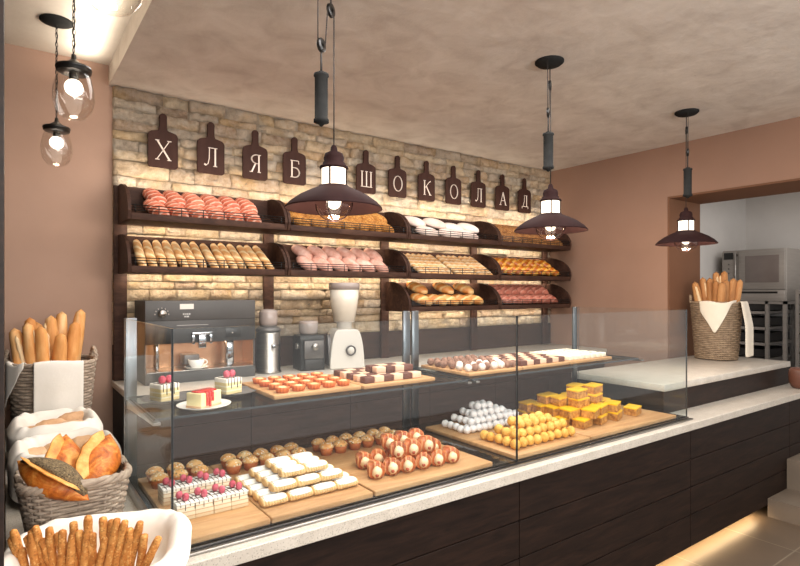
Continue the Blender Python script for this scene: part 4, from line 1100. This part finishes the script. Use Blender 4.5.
# breadstick basket
BS = Vector((.172, 1.418, ZW))
b4 = empty('breadstick_basket', BS, -.28)
basket(b4, .170, .165, .1, .86, 4, 'wickerd', 13, 24)
tag(b4, 'dark brown wicker basket of breadsticks nearest the camera', 'basket')
liner(.166, .160, .104, 4, 'cloth_liner', 'white cloth spilling over the rim of the breadstick basket', BS, depth=.07, puff=.024, over=.034, seed=9, rz=-.28, inner=.86,
      dropfn=lambda a: .004 + .05 * max(0, cos(a + 2.2)) ** 2 + .02 * max(0, cos(a - 1.6)))
SB = Proto(MB().loaf(.19, .0185, .0185, 24, 10, 6, flat=1, bump=lambda x, a: 1 + .05 * sin(17 * x + 2 * a)).build('breadstick', 'stick'), 'breadsticks in the dark basket')
tops = [(0.014, 1.464, 1.083), (0.009, 1.47, 1.066), (0.029, 1.459, 1.043), (0.038, 1.449, 1.069), (0.053, 1.434, 1.092), (0.047, 1.44, 1.083), (0.065, 1.43, 1.063), (0.078, 1.417, 1.089), (0.082, 1.419, 1.055), (0.092, 1.409, 1.076), (0.102, 1.401, 1.083), (0.121, 1.385, 1.101), (0.118, 1.394, 1.049), (0.12, 1.389, 1.075), (0.131, 1.38, 1.081), (0.147, 1.364, 1.115), (0.146, 1.369, 1.078), (0.151, 1.368, 1.063), (0.143, 1.378, 1.029), (0.156, 1.363, 1.075), (0.173, 1.345, 1.112), (0.18, 1.347, 1.069), (0.173, 1.355, 1.04), (0.189, 1.334, 1.106), (0.199, 1.327, 1.109), (0.197, 1.333, 1.075), (0.202, 1.334, 1.04), (0.213, 1.318, 1.104), (0.222, 1.314, 1.086), (0.224, 1.314, 1.072), (0.24, 1.299, 1.101), (0.248, 1.297, 1.072), (0.274, 1.279, 1.066)]
order = sorted(range(len(tops)), key=lambda i: -tops[i][1])
RN = ['back', 'second', 'third', 'fourth', 'fifth', 'front']
stand(SB, [(tops[i][0], tops[i][1], tops[i][2], .165 + (tops[i][0] - .165) * .72 + .02 * sin(i * 2.3), 1.45 + (tops[i][1] - 1.45) * .5 + .012 * cos(i * 1.7), R.uniform(0, 6)) for k, i in enumerate(order)], .9, None, .19,
      lambda i: f"sesame breadstick in the {RN[min(5, i // 6)]} row of the dark basket, {nth(i % 6)} along", 'breadstick')

# baguette basket on the raised unit
b5 = empty('wicker_basket', (4.58, 2.06, 1.071))
basket(b5, .172, .172, .44, .82, 2.2, 'wicker2', 30, 24, handles=(2.0,))
tag(b5, 'tall tan wicker basket of baguettes on the raised unit', 'basket')
PV, SV = Vector((.413, -.911, 0)), Vector((.911, .413, 0))
B2 = Proto(stickbread('brown_baguette', .44, .062, 'rbag', 'rustice'), 'brown baguettes in the tan basket')
l2 = []
for i, (o_, dd, z) in enumerate(sorted(((-.15, 0, 1.685), (-.095, .03, 1.72), (-.045, .0, 1.715), (.0, .06, 1.765), (.058, .06, 1.77), (.0, -.06, 1.69), (.07, -.02, 1.70), (.12, .0, 1.71), (.165, .02, 1.70), (.04, -.1, 1.68)), key=lambda q: q[0])):
    p = Vector((4.58, 2.06, 0)) + PV * o_ + SV * dd; q = Vector((4.58, 2.06, 0)) + PV * o_ * .45 + SV * dd * .6
    l2.append((p.x, p.y, z, q.x, q.y, -1 + .6 * (i % 4)))
stand(B2, l2, 1.2, None, .44, lambda i: f"brown baguette in the tan basket, {nth(i)} from the brown wall", 'bread')
def nap3(u, v):
    a = math.radians(204.4 - 36 + 84 * u)
    if v < .25: q = v / .25; r = .8 + .26 * q; z = .41 + .05 * q
    else: q = (v - .25) / .75; r = 1.09 + .02 * sin(u * 10) * q - .05 * q; z = .46 - q * (.02 + .24 * max(0, 1 - abs(u - .36) * 2.1))
    p = sup(a, .172, .172, 2.2) * r; p.z = z + .008 * sin(u * 8); return p
drape('napkin', 'cream napkin with a pointed corner over the front of the tan basket', nap3, 18, 14, (4.58, 2.06, 1.071), mat='cloth2')
def nap4(u, v):
    a = math.radians(258 + 40 * u)
    if v < .2: q = v / .2; r = .85 + .3 * q; z = .42 + .045 * q
    else: q = (v - .2) / .8; r = 1.17 + .22 * min(1, q * 2.2) + .03 * sin(u * 9); z = .465 - .43 * q
    p = sup(a, .172, .172, 2.2) * r; p.z = z; return p
drape('napkin', 'cream napkin hanging long beside the tan basket, kitchen side', nap4, 12, 16, (4.58, 2.06, 1.071), mat='cloth2')

# brown turned pot at the counter end
tb = MB().lathe([(0, 0), (.045, 0), (.06, .012), (.073, .05), (.076, .095), (.072, .13), (.064, .145), (.058, .143), (.066, .125), (.066, .05), (.05, .02), (0, .015)], 32).build('turned_pot', 'terra', None, (4.69, 1.525, .9005))
tag(tb, 'round brown turned wooden pot at the kitchen end of the worktop', 'pot')

# ------------------------------------------------------------------ kitchen oven and rack stand
ov = empty('combi_oven', (6.6, 2.276, 1.503))
MB().rbox((.01, 0, .0), (.75, .629, .56), .006).build('housing', 'ovenm', ov)
MB().rbox((-.012, .008, .125), (.012, .455, .555), .004).build('door', 'ovenm', ov)
MB().rbox((-.0155, .06, .2), (-.01, .385, .49), .002).build('window', 'ovenw', ov)
MB().rbox((-.04, .468, .14), (-.02, .486, .535), .005).box((-.03, .47, .16), (.01, .484, .175)).box((-.03, .47, .5), (.01, .484, .515)).build('handle', 'steel', ov)
MB().rbox((-.008, .5, .125), (.012, .625, .545), .003).build('control_panel', 'ovenm', ov)
MB().box((-.012, .508, .46), (-.007, .605, .535)).build('display', 'black', ov)
b = MB()
for k in range(3): b.ball((-.01, .555, .405 - .05 * k), .009, 8, 6)
b.build('buttons', 'dsteel', ov)
MB().rbox((-.008, .008, .0), (.012, .625, .118), .003).build('drawer', 'ovenm', ov)
MB().box((-.012, .075, .082), (-.007, .42, .103)).build('drawer_slot', 'black', ov)
tag(ov, 'steel combi oven with windowed door and drawer in the kitchen', 'oven')
so = empty('oven_stand', (6.6, 2.276, .4635))
H = 1.038
b = MB()
for y in (0.0, .165, .60): b.box((0, y, 0), (.04, y + .032, H)).box((.7, y, 0), (.74, y + .032, H))
b.box((0, 0, H - .03), (.74, .632, H)).build('frame', 'ovenm', so)
for k in range(7):
    z = .93 - .17 * k - .03
    if z < .02: break
    MB().box((0.0, .19, z), (.7, .61, z + .028)).build('shelf', 'ovenm', so)
    MB().box((.06, .2, z + .04), (.68, .6, z + .125)).build('dark_drawer', 'machine2', so)
tag(so, 'open steel stand with dark drawers under the combi oven', 'stand')
rk = empty('tray_rack', (6.62, 1.72, .4635))
b = MB()
for y in (0, .45): b.box((0, y, 0), (.03, y + .03, 1.16)).box((.6, y, 0), (.63, y + .03, 1.16))
b.build('frame', 'ovenm', rk)
for k in range(11):
    MB().rbox((.0, .03, .10 + .1 * k), (.63, .45, .118 + .1 * k), .003).build('baking_tray', 'steel' if k % 2 else 'dsteel', rk)
tag(rk, 'steel baking tray rack beside the oven stand in the kitchen', 'rack')

# pieces of a part hang under that part
def sub(root_name, part, names):
    for r in [o for o in bpy.data.objects if o.parent is None and o.name.split('.')[0] == root_name]:
        ch = {}
        for c in r.children: ch.setdefault(c.name.split('.')[0], []).append(c)
        for nm in names:
            for c in ch.get(nm, []): c.parent = ch[part][0]
sub('combi_oven', 'door', ['window', 'handle']); sub('combi_oven', 'control_panel', ['display', 'buttons']); sub('combi_oven', 'drawer', ['drawer_slot'])
sub('coffee_machine', 'control_panel', ['knob', 'dial_marks', 'display', 'lettering']); sub('coffee_machine', 'button_panel', ['button'])
sub('pendant_lamp', 'glass_collar', ['collar_bar']); sub('pendant_lamp', 'globe', ['bulb', 'cage_bar']); sub('globe_pendant', 'globe', ['bulb', 'lamp_holder'])
sub('coffee_grinder', 'front_plate', ['dial']); sub('tall_grinder', 'base', ['dial_ring', 'dial']); sub('juicer', 'body', ['spout', 'clasp'])
sub('raspberry_square', 'icing', ['raspberry', 'chocolate_drizzle']); sub('layer_cake', 'sponge', ['chocolate_drizzle', 'raspberry'])
sub('display_case', 'deck', ['deck_rim']); sub('bread_shelf', 'front_lip', ['wire_rail'])

# ------------------------------------------------------------------ light
def area(name, loc_, size, energy, col, rot=(0, 0, 0), spread=PI):
    L = bpy.data.lights.new(name, 'AREA'); L.shape = 'RECTANGLE'; L.size, L.size_y = size; L.energy = energy; L.color = col; L.spread = spread
    o = bpy.data.objects.new(name, L); C.objects.link(o); o.location = loc_; o.rotation_euler = rot; return o
WARM = (1, .84, .64); SOFT = (1, .965, .93)
area('added_overhead_fill', (1.3, .6, 2.74), (2.2, 1.2), 44, SOFT)  # soft fill added for ambient light, no panel on the ceiling
area('added_overhead_fill', (2.0, 2.5, 2.75), (3.0, .5), 32, SOFT)  # second added fill, lifts the back counter and stone wall
for i in range(4):
    xc = (XB[i] + XB[i + 1]) / 2; wd = XB[i + 1] - XB[i] - .05
    area('shelf_strip_light', (xc, 3.375, 2.215), (wd, .02), 1.5, WARM, (PI / 2 + .75, 0, 0))
    area('shelf_strip_light', (xc, 3.375, 1.974), (wd, .02), 1.7, WARM, (PI / 2 - .6, 0, 0))
    area('shelf_strip_light', (xc, 3.375, 1.696), (wd, .02), 2.0, WARM, (PI / 2 - .6, 0, 0))
    if i > 1: area('shelf_strip_light', (xc, 3.375, 1.45), (wd, .02), 1.3, WARM, (PI / 2 - .6, 0, 0))
area('added_counter_fill', (1.9, 1.5, 2.75), (2.6, .25), 24, SOFT)  # added overhead to brighten the pastries, no fitting belongs to it
area('added_ceiling_uplight', (1.6, -1.5, 2.0), (4.0, .5), 85, SOFT, (math.radians(125), 0, 0))  # unseen uplight added behind the camera to brighten the ceiling
area('cove_light', (.36, 1.6, 2.80), (.05, 3.6), 10, (1, .9, .76), (PI, -.5, 0))
area('plinth_light', (2.2, 1.535, .212), (3.5, .03), 9, (1, .74, .42), (.35, 0, 0))
area('kitchen_light', (6.2, 1.6, 2.74), (1.2, 1.2), 11, (1, .94, .88))
area('machine_niche_light', (.91, 3.25, 1.314), (.5, .05), .7, (1, .62, .36))
area('added_front_fill', (-.3, -1.5, 2.3), (2.4, .9), 30, (1, .95, .9), (math.radians(78), 0, math.radians(-32)))  # unseen fill added at the open front, no window there
W = bpy.data.worlds.new('world'); bpy.context.scene.world = W; W.use_nodes = True
bg = W.node_tree.nodes['Background']; bg.inputs[0].default_value = (1, .98, .96, 1); bg.inputs[1].default_value = .95

# ------------------------------------------------------------------ camera
cam = bpy.data.cameras.new('camera'); co = bpy.data.objects.new('camera', cam); C.objects.link(co)
co.location = (0, 0, 1.6); co.rotation_euler = (PI / 2, 0, math.radians(-35.8))
cam.sensor_fit = 'HORIZONTAL'; cam.sensor_width = 36; cam.lens = 548 / 800 * 36; cam.shift_y = 9 / 800; cam.clip_start = .05
bpy.context.scene.camera = co
S = bpy.context.scene
S.view_settings.view_transform = 'Standard'; S.view_settings.look = 'None'; S.view_settings.exposure = 0
S.cycles.max_bounces = 8; S.cycles.transparent_max_bounces = 24; S.cycles.use_denoising = True
S.cycles.sample_clamp_indirect = 6; S.cycles.caustics_reflective = False; S.cycles.caustics_refractive = False
bpy.context.view_layer.update()
